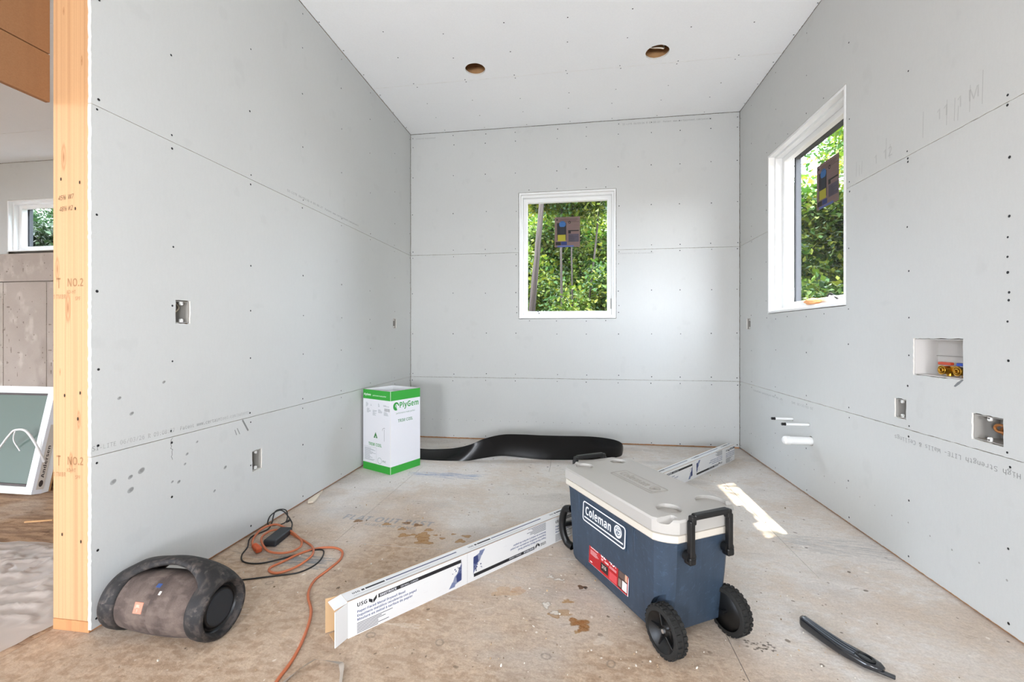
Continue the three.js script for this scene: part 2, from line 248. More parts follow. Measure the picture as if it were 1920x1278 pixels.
// back wall, running through both rooms
const wallBack = structure('wall_back');
part(wallBack, 'sheathing', board(FR.back, rect(XL - 0.2, W + 0.2, -0.3, 3.5), [rect(...WB), rect(...WL)], 0.06).translate(0, 0, -0.12), M.shell);
boardSet(wallBack, FR.back, [[rect(0.003, W - 0.003, 0.014, Y1 - 0.0013)], [notch(0.003, W - 0.003, Y1 + 0.0013, Y2 - 0.0013, grow(WB, 0.003))], [notch(0.003, W - 0.003, Y2 + 0.0013, H - 0.003, grow(WB, 0.003))],
  [notch(XL, -0.18, 1.98, H - 0.003, [WL[0] - 0.003, WL[1] + 0.003, 1.9, WL[3] + 0.003])]], boardMats, 2);
part(wallBack, 'bottom_plate', boxUV(box(W, 0.038, 0.11, W / 2, 0.019, -0.07), 2), plateMat);
const bcols = [0.023, 0.445, 0.774, 1.071, 1.473, 1.751, 2.047, 2.343, 2.599, 2.869, 3.095], brows = [3.005, 2.914, 2.607, 2.236, 1.865, 1.806, 1.441, 1.043, 0.646, 0.578, 0.03], bp = [];
for (const c of bcols) for (const b of brows) if (!(c > WB[0] - 0.02 && c < WB[1] + 0.02 && b > WB[2] - 0.05 && b < WB[3] + 0.03) || (Math.abs(c - 1.071) < .01 || Math.abs(c - 2.047) < .01)) bp.push([c, b]);
for (const c of [1.2, 1.47, 1.75, 1.93]) bp.push([c, 1.165], [c, 2.43]);
for (const b of [1.3, 1.24, 1.7]) bp.push([1.078, b], [2.05, b]);
screws(wallBack, FR.back, bp);
screws(wallBack, FR.back, Array.from({ length: 36 }, (_, i) => [0.06 + i * 0.086, 0.19]), 0.0032, 'nail_marks', std(0x8d8b86, 0.9));
printOn(wallBack, FR.back, 2.082, 2.878, 2.992, 3.018, printA); printOn(wallBack, FR.back, 0.057, 0.263, 2.988, 3.012, printB); printOn(wallBack, FR.back, 2.038, 2.362, 1.785, 1.803, printB);

// right wall
const WS = [5.0, 5.6, 0.9, 2.0];      // window opening behind the camera
const wallRight = structure('wall_right');
const holeOf = { switchR: [0.161, 0.243, 1.078, 1.171], washer: [2.047, 2.297, 0.857, 1.016], outletR: [1.934, 2.006, 0.65, 0.74], dryer: [2.333, 2.455, 0.643, 0.741] };
const pipeHoles = [[0.97, 0.456, 0.0125], [1.178, 0.459, 0.0125], [1.205, 0.362, 0.031]];
part(wallRight, 'sheathing', board(FR.right, rect(-0.2, ZF + 0.2, -0.3, 3.5), [rect(...WR), rect(...WS)], 0.06).translate(0.12, 0, 0), M.shell);
const R1 = Object.values(holeOf).map((h) => rect(...h));
boardSet(wallRight, FR.right, [[rect(0.003, 3.66, 0.014, Y1 - 0.0013), pipeHoles.map((p) => circle(...p))], [notch(0.003, 3.66, Y1 + 0.0013, Y2 - 0.0013, grow(WR, 0.003)), R1], [notch(0.003, 3.66, Y2 + 0.0013, H - 0.003, grow(WR, 0.003))],
  [rect(3.663, ZF, 0.014, H - 0.003), [rect(...WS)]]], boardMats, 3);
part(wallRight, 'bottom_plate', boxUV(box(0.11, 0.038, ZF, W + 0.07, 0.019, ZF / 2), 2), plateMat);
const rp = [];
for (const b of [1.847, 1.816, 1.634, 1.437, 1.362, 1.295, 1.245, 1.173, 1.145, 1.08, 0.948, 0.613 + .02, 0.586, 2.2, 2.6, 2.95, 0.3, 0.05]) rp.push([2.475, b]);
for (const b of [2.95, 2.55, 2.201, 1.852, 1.816, 1.803, 1.512, 1.317, 1.104, 0.944, 0.809, 0.631, 0.583, 0.3, 0.045]) rp.push([2.019, b]);
for (const b of [2.95, 2.62, 2.2, 1.86, 1.8, 1.5, 1.17, 0.98, 0.64, 0.585, 0.24, 0.04]) rp.push([1.594, b]);
for (const c of [1.152, 0.713]) for (const b of [2.97, 2.7, 2.45, 1.15, 0.92, 0.64, 0.585, 0.3, 0.04]) rp.push([c, b]);
for (const b of [2.97, 2.65, 2.3, 1.95, 1.86, 1.81, 1.5, 1.2, 0.9, 0.64, 0.585, 0.2, 0.035]) rp.push([0.265, b], [0.02, b]);
for (const c of [0.56, 0.9, 1.35]) rp.push([c, 2.44], [c, 1.16]);
for (const b of [1.3, 1.6, 2.0, 2.2]) rp.push([0.556, b]);
screws(wallRight, FR.right, rp);
screws(wallRight, FR.right, Array.from({ length: 30 }, (_, i) => [0.12 + i * 0.112, 0.19]), 0.0038, 'nail_marks', std(0x9a9893, 0.9));
printOn(wallRight, FR.right, 1.934, 2.517, 0.545, 0.575, printC, true); printOn(wallRight, FR.right, 0.956, 1.234, 0.557, 0.581, printD, true); printOn(wallRight, FR.right, 0.3, 0.823, 0.556, 0.58, printE, true);
// pencil arithmetic above the joint and a scribbled mark under the valve box
printOn(wallRight, FR.right, 1.62, 2.5, 1.84, 2.02, canvas(1024, 210, (g) => { g.clearRect(0, 0, 1024, 210); g.strokeStyle = 'rgba(140,138,132,0.3)'; g.lineWidth = 2.4; for (const [x, l] of [[40, 70], [70, 50], [92, 60], [300, 90], [330, 60], [560, 100], [700, 90], [742, 80], [760, 50], [820, 90], [880, 110]]) { g.beginPath(); g.moveTo(x, 195 - l * .2); g.lineTo(x + 4, 195 - l * 1.5); g.stroke(); } g.font = '70px sans-serif'; g.fillStyle = 'rgba(140,138,132,0.18)'; g.fillText('1  12', 200, 170); g.fillText('11  1 M', 640, 130); }), false, 0.0006, 'pencil_marks');
printOn(wallRight, FR.right, 2.22, 2.32, 0.82, 0.87, canvas(200, 100, (g) => { g.clearRect(0, 0, 200, 100); g.fillStyle = 'rgba(120,124,126,0.65)'; g.beginPath(); g.moveTo(70, 80); g.lineTo(100, 48); g.lineTo(150, 16); g.lineTo(158, 24); g.lineTo(120, 60); g.lineTo(86, 84); g.fill(); }), false, 0.0006, 'smudge');

// partition with the opening to the left room
const wallLeft = structure('wall_left'), ZE = 2.923;
const holeL = { switchL: [-2.604, -2.533, 1.079, 1.177], outletL: [-2.169, -2.1, 0.325, 0.43], switchFar: [-0.425, -0.354, 1.092, 1.179] };
const cutEdge = (y0, y1) => [[-ZE, y0, 0], [-0.003, y0, 0], [-0.003, y1, 0], [-ZE, y1]];     // only the cut end is ragged
{
  const holes = [[rect(...holeL.outletL)], [rect(...holeL.switchL), rect(...holeL.switchFar)], []];
  [[0.014, Y1 - 0.0013], [Y1 + 0.0013, Y2 - 0.0013], [Y2 + 0.0013, H - 0.003]].forEach(([a, b], i) => part(wallLeft, 'drywall_sheet' + (i ? '_00' + i : ''), board(FR.left, cutEdge(a, b), holes[i], T, 0.0014, 71 + i), boardMats));
}
part(wallLeft, 'drywall_sheet_003', box(T, H - 0.01, ZE - 0.06, -0.17, H / 2, (ZE - 0.06) / 2 + 0.02), paper);
part(wallLeft, 'bottom_plate', boxUV(rbox(0.149, 0.038, 2.919, 0.002, -0.0885, 0.019, 1.46), 3), plateMat);
part(wallLeft, 'top_plate', boxUV(box(0.149, 0.07, 2.919, -0.0885, H - 0.036, 1.46), 3), plateMat);
{ const g = rbox(0.149, H - 0.112, 0.038, 0.0025, -0.0885, 0.039 + (H - 0.112) / 2, 2.9), p = g.attributes.position, uv = g.attributes.uv; for (let i = 0; i < p.count; i++) uv.setXY(i, (p.getX(i) + 0.163) / 0.149, p.getY(i) / 3.0); part(wallLeft, 'end_stud', g, studMat); }
for (const z of [2.5, 2.09, 1.68, 1.27, 0.86, 0.45, 0.06]) part(wallLeft, 'stud' + (z < 2.5 ? '_00' + Math.round((2.5 - z) / 0.41) : ''), boxUV(box(0.14, H - 0.112, 0.038, -0.0885, 0.039 + (H - 0.112) / 2, z - 0.03), 3), plateMat);
const lp = [];
for (const b of [2.95, 2.6, 2.2, 1.854, 1.813, 1.446, 1.183, 0.907, 0.64, 0.588, 0.285, 0.05]) lp.push([-2.901, b]);
for (const c of [2.619, 2.184, 1.749, 1.309, 0.872]) for (const b of [2.99, 2.78, 2.5, 2.18, 1.856, 1.806, 1.39, 1.153, 0.918, 0.637, 0.585, 0.363, 0.045]) lp.push([-c, b]);
for (const b of [2.99, 2.7, 2.35, 2.05, 1.856, 1.8, 1.55, 1.25, 0.9, 0.64, 0.58]) lp.push([-0.39, b], [-0.02, b]);
screws(wallLeft, FR.left, lp);
printOn(wallLeft, FR.left, -2.921, -2.188, 0.624, 0.65, printA); printOn(wallLeft, FR.left, -1.897, -1.064, 1.857, 1.877, printA);
printOn(wallLeft, FR.left, -2.9, -2.05, 0.28, 0.86, canvas(1024, 700, (g) => {       // damp dabs, a hairline crack in the paper and two trowel marks
  const X = (z) => (2.9 - z) / 0.85 * 1024, Y = (y) => (0.86 - y) / 0.58 * 700; g.clearRect(0, 0, 1024, 700);
  [[2.748, .51, 13], [2.79, .499, 9], [2.851, .501, 11], [2.789, .45, 12], [2.589, .414, 8], [2.619, .424, 6], [2.407, .311, 7], [2.785, .736, 8], [2.656, .84, 7], [2.345, .401, 9], [2.56, .48, 6], [2.55, .52, 7], [2.5, .56, 6], [2.83, .80, 7]].forEach(([z, y, r], i) => { g.fillStyle = 'rgba(120,122,120,0.33)'; g.beginPath(); g.ellipse(X(z), Y(y), r * 1.3, r * 0.9, -0.5, 0, 7); g.fill(); g.fillStyle = 'rgba(120,122,120,0.2)'; g.beginPath(); g.ellipse(X(z) + 3, Y(y) - 2, r * 0.8, r * 0.6, -0.5, 0, 7); g.fill(); });
  g.strokeStyle = 'rgba(110,110,106,0.6)'; g.lineWidth = 2.6; g.beginPath(); const R = rng(4); for (let y = 0.606; y > 0.51; y -= 0.007) g.lineTo(X(2.622) + (R() - 0.5) * 12, Y(y)); g.stroke();
  g.strokeStyle = 'rgba(120,122,120,0.55)'; g.lineWidth = 11; g.lineCap = 'round'; g.beginPath(); g.moveTo(X(2.235), Y(0.603)); g.lineTo(X(2.2), Y(0.547)); g.stroke(); g.lineWidth = 5; g.beginPath(); g.moveTo(X(2.27), Y(0.57)); g.lineTo(X(2.255), Y(0.54)); g.moveTo(X(2.285), Y(0.565)); g.lineTo(X(2.275), Y(0.54)); g.stroke();
}), false, 0.0006, 'smudge');
// lumber stamps and pencil notes on the end stud
printOn(wallLeft, FR.back.clone().setPosition(0, 0, 2.9195), -0.163, -0.014, 0.3, 1.7, canvas(300, 2048, (g) => {
  const Y = (y) => (1.7 - y) / 1.4 * 2048; g.clearRect(0, 0, 300, 2048); g.fillStyle = 'rgba(120,80,40,0.36)';
  for (const y of [1.2, 0.58]) { g.font = 'bold 58px sans-serif'; g.fillText('NO.2', 120, Y(y)); g.font = 'bold 26px sans-serif'; g.fillText('KD-HT', 118, Y(y) + 38); g.fillText('SPF', 190, Y(y) + 72); g.save(); g.translate(34, Y(y) - 44); g.fillRect(0, 0, 34, 8); g.fillRect(14, 0, 9, 52); g.restore(); g.font = 'bold 30px sans-serif'; g.fillText('1 TMBR', 6, Y(y) + 62); }
  g.fillStyle = 'rgba(60,44,30,0.75)'; g.font = 'italic 34px sans-serif'; g.save(); g.translate(26, Y(1.5)); g.rotate(-0.06); g.fillText('45⅝  W7', 20, 0); g.fillText('48⅝ #2', 26, 58); g.restore();
  g.fillStyle = 'rgba(45,32,24,0.9)'; for (const [x, y] of [[70, 1.575], [226, 1.56], [190, 1.47], [100, 0.82], [230, 0.83], [210, 0.74], [80, 0.335], [236, 0.315]]) { g.beginPath(); g.ellipse(x, Y(y), 6, 9, 0, 0, 7); g.fill(); }
}), false, 0.0008, 'lumber_stamp');

// plywood header that closes the top of the opening
const header = thing('plywood_header', 'brown plywood header board above the opening beside the bare stud', 'board', [-0.174, 0, 0]);
part(header, 'plank', boxUV(rbox(0.018, 0.165, 2.3, 0.0015, 0, 1.925, 4.076), 1), plyMat);
part(header, 'plank_001', boxUV(rbox(0.018, 1.03, 2.3, 0.0015, 0, 2.526, 4.076), 1), plyMat);

// ceilings and roof
const ceiling = structure('ceiling');
const cans = [[0.893, 0.961, 0.076], [2.226, 0.966, 0.082]];
boardSet(ceiling, FR.ceiling, [[rect(0.002, W - 0.002, 0.002, 0.8275)], [rect(0.002, W - 0.002, 0.8295, 2.048), cans.map((c) => circle(...c))], [rect(0.002, W - 0.002, 2.051, 3.268)], [rect(-0.15, W - 0.002, 3.271, 4.488)], [rect(-0.15, W - 0.002, 4.491, ZF)],
  [rect(XL, -0.18, 0.002, 0.616)], [rect(XL, -0.18, 0.619, 1.836)], [rect(XL, -0.18, 1.839, 3.056)], [rect(XL, -0.18, 3.059, 4.276)], [rect(XL, -0.18, 4.279, ZF)]], ceilMats, 5);
part(ceiling, 'roof_deck', boxUV(box(W - XL + 1.13, 0.16, ZF + 1.6, (W + XL) / 2 - 0.035, 3.42, ZF / 2 + 0.3), 0.6), roofWood);
for (const [i, x] of [0.366, 0.77, 1.183, 1.59, 1.99, 2.393, 2.8].entries()) part(ceiling, 'joist' + (i ? '_00' + i : ''), boxUV(box(0.038, 0.26, ZF, x, H + T + 0.131, ZF / 2), 1), roofWood);
const cpts = [[.375, 1.45], [.775, 1.376], [1.19, 1.415], [.366, 1.174], [.77, 1.115], [1.186, 1.132], [.36, .832 + .015], [.366, .801], [.366, .544], [.765, .538], [1.178, .511], [1.598, 1.408], [1.593, 1.169], [1.579, .846], [1.586, .811], [2.001, 1.417], [1.995, 1.159], [2.396, 1.198], [2.793, 1.184], [2.81, .801], [2.808, .851], [2.393, .845], [2.393, .81], [2.39, .525], [2.376, .309], [2.8, .502], [2.777, .3], [1.976, .532], [1.959, .318], [1.98, .845], [1.98, .81], [.78, .845], [.78, .81], [1.18, .845], [1.18, .81], [.37, .3], [.77, .28], [1.18, .29], [1.59, .28], [1.59, .53], [.37, .04], [.77, .04], [1.18, .04], [1.59, .04], [1.98, .04], [2.39, .04], [2.8, .04]];
for (let z = 0.15; z < 2.2; z += 0.29) cpts.push([0.015, z], [W - 0.015, z]);
screws(ceiling, FR.ceiling, cpts);

// floor: subfloor panels with tight joints
const floor = structure('floor');
const gap = 0.0011, fl = (x0, x1, z0, z1) => rect(x0 + gap, x1 - gap, -z1 + gap, -z0 - gap);
[[-0.02, 1.45, -0.12, 0.908], [1.45, W + 0.12, -0.12, 0.908], [-0.165, 0.462, 0.908, 2.175], [0.462, 2.672, 0.908, 2.175], [2.672, W + 0.12, 0.908, 2.175], [-0.165, 2.163, 2.175, 3.41], [2.163, W + 0.12, 2.175, 3.41], [-0.165, 1.3, 3.41, 4.63], [1.3, W + 0.12, 3.41, 4.63], [-0.165, W + 0.12, 4.63, ZF]]
  .forEach((p, i) => part(floor, 'subfloor_panel' + (i ? '_' + String(i).padStart(3, '0') : ''), board(FR.floor, fl(...p), [], 0.018, 0, i), floorMat));
[[XL, -3.2, -0.12, 1.3], [-3.2, -0.165, -0.12, 1.3], [XL, -2.0, 1.3, 2.55], [-2.0, -0.165, 1.3, 2.55], [XL, -1.2, 2.55, 3.8], [-1.2, -0.165, 2.55, 3.8], [XL, -0.165, 3.8, ZF]]
  .forEach((p, i) => part(floor, 'subfloor_panel_' + String(i + 10).padStart(3, '0'), board(FR.floor, fl(...p), [], 0.018, 0, i), roughFloorMat));
part(floor, 'deck', box(W - XL + 0.4, 0.25, ZF + 0.4, (W + XL) / 2, -0.145, ZF / 2), M.shell);

// walls that close the house outside the picture
const wallFar = structure('wall_far_left');
part(wallFar, 'drywall_sheet', box(0.1, 3.5, ZF + 0.2, XL - 0.05, 1.55, ZF / 2), paper);
const wallFront = structure('wall_front'), frontFrame = FR.back.clone().setPosition(0, 0, ZF + 0.15);
part(wallFront, 'drywall_sheet', board(frontFrame, rect(XL - 0.1, W + 0.2, -0.1, 3.4), [rect(-5.9, -2.7, 0.02, 2.9)], 0.15), paper);

// concrete stem wall of the left room, cast in panels
const stem = structure('wall_concrete');
part(stem, 'core', box(-0.2 - XL, 1.966, 0.1, (XL - 0.2) / 2, 0.983, -0.045), concreteMat);
{ let i = 0; const slab = (x0, x1, y0, y1, d = 0.02) => part(stem, 'concrete_panel' + (i++ ? '_' + String(i - 1).padStart(3, '0') : ''), boxUV(rbox(x1 - x0 - 0.008, y1 - y0 - 0.008, 0.03, 0.004, (x0 + x1) / 2, (y0 + y1) / 2, d), 1), concreteMat);
  slab(XL, -4.2, 1.645, 1.975, 0.026); slab(-4.2, -0.2, 1.645, 1.975, 0.026);
  for (let x = -4.966 - 0.607 * 2; x < -0.5; x += 0.607) slab(x, Math.min(x + 0.607, -0.2), 0.0, 1.645); }

// ---------------------------------------------------------------- windows
function ring(a0, a1, b0, b1, w, c0, c1, bev = 0.0015) {
  const s = new THREE.Shape(rect(a0, a1, b0, b1).map((p) => new THREE.Vector2(...p))); s.holes.push(new THREE.Path(rect(a0 + w, a1 - w, b0 + w, b1 - w).map((p) => new THREE.Vector2(...p))));
  return new THREE.ExtrudeGeometry(s, { depth: c1 - c0 - 2 * bev, bevelEnabled: true, bevelThickness: bev, bevelSize: bev, bevelOffset: -bev, bevelSegments: 1 }).translate(0, 0, c0 + bev);
}
const glass = phys(0xffffff, 0.0, { transmission: 1, thickness: 0, ior: 1.45, specularIntensity: 0.3 });
const darkFrame = std(0x3c3d40, 0.6);
function windowUnit(name, frame, w) {
  const g = structure(name), [a0, a1, b0, b1] = w, F = (geo) => geo.applyMatrix4(frame), i1 = 0.016, i2 = 0.034;
  part(g, 'jamb', F(ring(a0 + .001, a1 - .001, b0 + .001, b1 - .001, i1, -0.178, 0.003)), M.white);
  part(g, 'stop', F(ring(a0 + i1, a1 - i1, b0 + i1, b1 - i1, i2 - i1, -0.17, -0.04)), M.white);
  part(g, 'sash', F(ring(a0 + i2, a1 - i2, b0 + i2, b1 - i2, 0.04, -0.13, -0.085, 0.003)), M.white);
  part(g, 'exterior_frame', F(ring(a0 + i1, a1 - i1, b0 + i1, b1 - i1, 0.03, -0.215, -0.178)), darkFrame);
  part(g, 'pane', F(new THREE.PlaneGeometry(a1 - a0 - 2 * (i2 + 0.038), b1 - b0 - 2 * (i2 + 0.038)).translate((a0 + a1) / 2, (b0 + b1) / 2, -0.108)), glass);
  return g;
}
const win1 = windowUnit('window_1', FR.back, WB), win2 = windowUnit('window_2', FR.right, WR), win3 = windowUnit('window_3', FR.back, WL);
// folding crank, on the sill
function crank(parent, frame, a, b, flip) {
  const pts = (l) => l.map(([x, y, z]) => [x * flip, y, z]);
  const base = part(parent, 'crank', merge([rbox(0.11, 0.016, 0.03, 0.005), tube(pts([[0.03, 0.01, 0.0], [0.0, 0.028, 0.012], [-0.045, 0.03, 0.016]]), 0.0045, 12), new THREE.SphereGeometry(0.008, 10, 8).translate(-0.048 * flip, 0.03, 0.017)]).applyMatrix4(frame.clone().multiply(new THREE.Matrix4().makeTranslation(a, b, -0.06))), M.white);
  return base;
}
crank(win1, FR.back, 1.30, 1.226, -1); crank(win2, FR.right, 1.38, 1.232, 1);
part(win1, 'lock_lever', rbox(0.008, 0.1, 0.014, 0.003, 1.983, 1.33, -0.082), M.greyPlastic);
part(win1, 'crank_lever', tube([[1.298, 1.228, -0.06], [1.285, 1.255, -0.075], [1.278, 1.268, -0.08]], 0.005, 8), std(0x35382f, 0.5));
part(win2, 'crank_lever', tube([[W + 0.06, 1.238, 1.385], [W + 0.055, 1.27, 1.34], [W + 0.05, 1.282, 1.318], [W + 0.05, 1.265, 1.29]], 0.005, 14), std(0x3a3a3a, 0.5));
// manufacturer's sheet stuck to the outside of the panes, seen from behind
const stickerTex = canvas(384, 460, (g, w, h) => {
  const R = rng(6); g.fillStyle = '#6f5a55'; g.fillRect(0, 0, w, h); for (let i = 0; i < 260; i++) { g.fillStyle = `rgba(${60 + R() * 80},${46 + R() * 60},${44 + R() * 50},0.25)`; g.fillRect(R() * w, R() * h, 20 + R() * 120, 1 + R() * 4); }
  g.fillStyle = '#16171b'; g.fillRect(36, 90, 140, 260); g.fillStyle = '#2f5f96'; g.beginPath(); g.arc(118, 110, 50, 0, 7); g.fill(); g.fillStyle = '#9a9420'; g.fillRect(46, 270, 120, 96); g.fillStyle = '#20242c'; g.fillRect(80, 150, 70, 110);
  g.strokeStyle = '#15130f'; g.lineWidth = 9; g.beginPath(); g.arc(226, 84, 15, 0, 7); g.stroke(); g.fillStyle = '#15130f'; g.fillRect(24, 30, 26, 22); g.fillRect(206, 204, 160, 16); g.fillRect(206, 220, 40, 34); g.fillRect(14, 378, 80, 50); g.fillStyle = '#1f2f63'; g.fillRect(98, 378, 88, 50); g.fillStyle = '#47414d'; g.fillRect(210, 262, 156, 120); g.fillStyle = '#48588c'; g.fillRect(40, 434, 250, 24);
  g.font = '15px sans-serif'; g.fillStyle = 'rgba(24,18,16,0.75)'; for (let y = 30; y < 76; y += 15) g.fillRect(60 + R() * 30, y, 250 + R() * 40, 4); for (let y = 280; y < 372; y += 11) g.fillRect(216, y, 60 + R() * 84, 3);
});
const stickerMat = std(0xffffff, 0.7, { map: stickerTex });
part(win1, 'sticker', new THREE.PlaneGeometry(0.246, 0.296).translate(1.566, 2.038, -0.106), stickerMat);
part(win2, 'sticker', new THREE.PlaneGeometry(0.246, 0.29).rotateY(-Math.PI / 2).translate(W + 0.106, 1.99, 1.185), stickerMat);
part(win2, 'small_label', new THREE.PlaneGeometry(0.06, 0.07).rotateY(-Math.PI / 2).translate(W + 0.1055, 1.335, 0.735), M.whiteRough);
{ // little lump of expanding foam on the sill
  const g = new THREE.IcosahedronGeometry(0.05, 3), p = g.attributes.position, v = new THREE.Vector3();
  for (let i = 0; i < p.count; i++) { v.fromBufferAttribute(p, i); const k = 0.75 + 0.5 * fbm(v.x * 40 + 9, v.y * 40 + v.z * 30 + 5, 5, 2); p.setXYZ(i, v.x * k * 0.7, v.y * k * 0.42, v.z * k * 1.6); } g.computeVertexNormals();
  const f = part(scene, 'foam_scrap', g, std(0xf0b27a, 0.85), [W + 0.05, 1.246, 1.12]); tag(f, 'small orange lump of foam on the right window sill', 'foam scrap');
}
// ---------------------------------------------------------------- rough-in boxes, pipes and ceiling openings
const cableMat = std(0x4a3f30, 0.6), cableLight = std(0xb9ae98, 0.6), copper = std(0xb5763f, 0.45, { metalness: 0.4 });
function wallBox(frame, hole, label, depth = 0.068, extra) {
  const [a0, a1, b0, b1] = hole, w = a1 - a0 - 0.006, h = b1 - b0 - 0.006, ca = (a0 + a1) / 2, cb = (b0 + b1) / 2, t = 0.0028;
  const o = thing('electrical_box', label, 'electrical box', [0, 0, 0], 0);
  const m = frame.clone().multiply(new THREE.Matrix4().makeTranslation(ca, cb, -0.005));
  o.applyMatrix4(m);
  part(o, 'body', merge([box(t, h, depth, -w / 2 + t / 2, 0, -depth / 2), box(t, h, depth, w / 2 - t / 2, 0, -depth / 2), box(w, t, depth, 0, h / 2 - t / 2, -depth / 2), box(w, t, depth, 0, -h / 2 + t / 2, -depth / 2), box(w, h, t, 0, 0, -depth)]), M.greyPlastic);
  for (const s of [1, -1]) part(o, 'screw_tab', merge([rbox(0.014, 0.01, 0.008, 0.002, 0, s * (h / 2 - 0.006), -0.005), new THREE.CylinderGeometry(0.0065, 0.0065, 0.008, 12).rotateX(Math.PI / 2).translate(0, s * (h / 2 - 0.011), -0.005)]), M.whiteRough);
  if (extra) extra(o, w, h, depth);
  return o;
}
const cables = (list) => (o) => list.forEach(([p, m, r = 0.0035]) => part(o, 'cable', tube(p, r, 24, 6), m));
wallBox(FR.left, holeL.switchL, 'open switch box with looped brown cables on the left wall', 0.07, cables([[[[-.03, -.035, -.06], [-.015, -.01, -.045], [-.01, .03, -.05], [.0, .044, -.06]], cableMat], [[[-.03, -.005, -.03], [.0, .003, -.03], [.018, .02, -.035], [.02, .038, -.05]], cableLight], [[[-.028, .03, -.06], [-.02, -.02, -.05], [-.03, -.04, -.06]], cableMat]]));
wallBox(FR.left, holeL.outletL, 'low outlet box in the bottom drywall sheet of the left wall', 0.07, cables([[[[-.03, .02, -.06], [-.022, .0, -.03], [-.027, -.02, -.035]], cableLight], [[[-.025, -.02, -.06], [-.018, -.036, -.05]], cableMat]]));
wallBox(FR.left, holeL.switchFar, 'small switch box on the left wall near the back corner', 0.07);
wallBox(FR.right, holeOf.switchR, 'small switch box on the right wall near the back corner', 0.07);
wallBox(FR.right, holeOf.outletR, 'narrow outlet box below the laundry valve box', 0.07, cables([[[[.03, .03, -.06], [.02, .0, -.03], [.03, -.03, -.05]], cableMat]]));
wallBox(FR.right, holeOf.dryer, 'wide dryer outlet box with thick folded copper coloured cables', 0.085, cables([[[[.065, .018, -.03], [.02, .018, -.03], [-.005, .014, -.03], [-.012, .004, -.03], [-.004, -.006, -.03], [.02, -.008, -.03], [.065, -.006, -.03]], copper, 0.005], [[[.065, .008, -.045], [.01, .008, -.045], [-.006, -.004, -.045], [.006, -.018, -.045], [.065, -.02, -.04]], copper, 0.0055], [[[.065, -.03, -.05], [.02, -.028, -.05]], cableMat, 0.006]]));
{ // laundry valve box
  const [a0, a1, b0, b1] = holeOf.washer, o = thing('laundry_valve_box', 'white recessed laundry box with red and blue brass valves', 'valve box'), w = a1 - a0 - 0.008, h = b1 - b0 - 0.008, d = 0.09, t = 0.003;
  o.applyMatrix4(FR.right.clone().multiply(new THREE.Matrix4().makeTranslation((a0 + a1) / 2, (b0 + b1) / 2, -0.004)));
  part(o, 'body', merge([box(t, h, d, -w / 2, 0, -d / 2), box(t, h, d, w / 2, 0, -d / 2), box(w, t, d, 0, h / 2, -d / 2), box(w, t, d, 0, -h / 2, -d / 2), box(w, h, t, 0, 0, -d)]), std(0xcbc7c2, 0.5));
  part(o, 'shelf_rib', box(w, 0.003, 0.006, 0, 0.005, -d + 0.004), M.greyPlastic);
  for (const [x, col, nm] of [[-0.012, 0xc4431f, 'red valve handle'], [0.062, 0x1f49b4, 'blue valve handle']]) {
    const v = part(o, 'valve', merge([new THREE.CylinderGeometry(0.017, 0.017, 0.04, 16).rotateX(Math.PI / 2).translate(x, -0.05, -0.045), new THREE.CylinderGeometry(0.012, 0.012, 0.03, 12).translate(x, -0.062, -0.055), new THREE.TorusGeometry(0.017, 0.0028, 6, 18).translate(x, -0.05, -0.024), new THREE.TorusGeometry(0.009, 0.003, 6, 18).translate(x, -0.05, -0.022), rbox(0.034, 0.024, 0.024, 0.004, x + 0.014, -0.045, -0.06)]), M.brass);
    const hnd = part(v, 'handle', rbox(0.062, 0.012, 0.016, 0.003, x + (col === 0x1f49b4 ? 0.004 : -0.012), -0.024, -0.048), std(col, 0.45)); hnd.userData.label = nm;
  }
}
// stubs left for the sink
const stubLabel = ['thin white water stub with black cap, farther from the camera', 'thin white water stub with black cap, above the drain pipe'];
pipeHoles.slice(0, 2).forEach(([z, y], i) => {
  const o = thing('water_stub', stubLabel[i], 'pipe', [W, y, z], 0, 'white water stubs on the right wall'), l = i ? 0.15 : 0.125;
  part(o, 'pipe', new THREE.CylinderGeometry(0.008, 0.008, l + 0.06, 14).rotateZ(Math.PI / 2).translate(-l / 2 + 0.03, 0, 0), M.white);
  part(o, 'cap', merge([new THREE.CylinderGeometry(0.0092, 0.0092, 0.018, 14).rotateZ(Math.PI / 2).translate(-l, 0, 0), new THREE.TorusGeometry(0.008, 0.003, 6, 14).rotateY(Math.PI / 2).translate(-l + 0.012, 0, 0)]), M.black);
});
{ const [z, y] = pipeHoles[2], o = thing('drain_pipe', 'white plastic drain pipe with domed cap sticking out of the right wall', 'pipe', [W, y, z]), l = 0.145;
  part(o, 'pipe', new THREE.CylinderGeometry(0.0245, 0.0245, l + 0.06, 24).rotateZ(Math.PI / 2).translate(-l / 2 + 0.03, 0, 0), M.white);
  part(o, 'cap', new THREE.LatheGeometry([[0, 0.022], [0.014, 0.02], [0.024, 0.012], [0.0268, 0.002], [0.0268, -0.022], [0.0245, -0.024]].map((p) => new THREE.Vector2(...p)), 24).rotateZ(Math.PI / 2).translate(-l, 0, 0), M.white); }
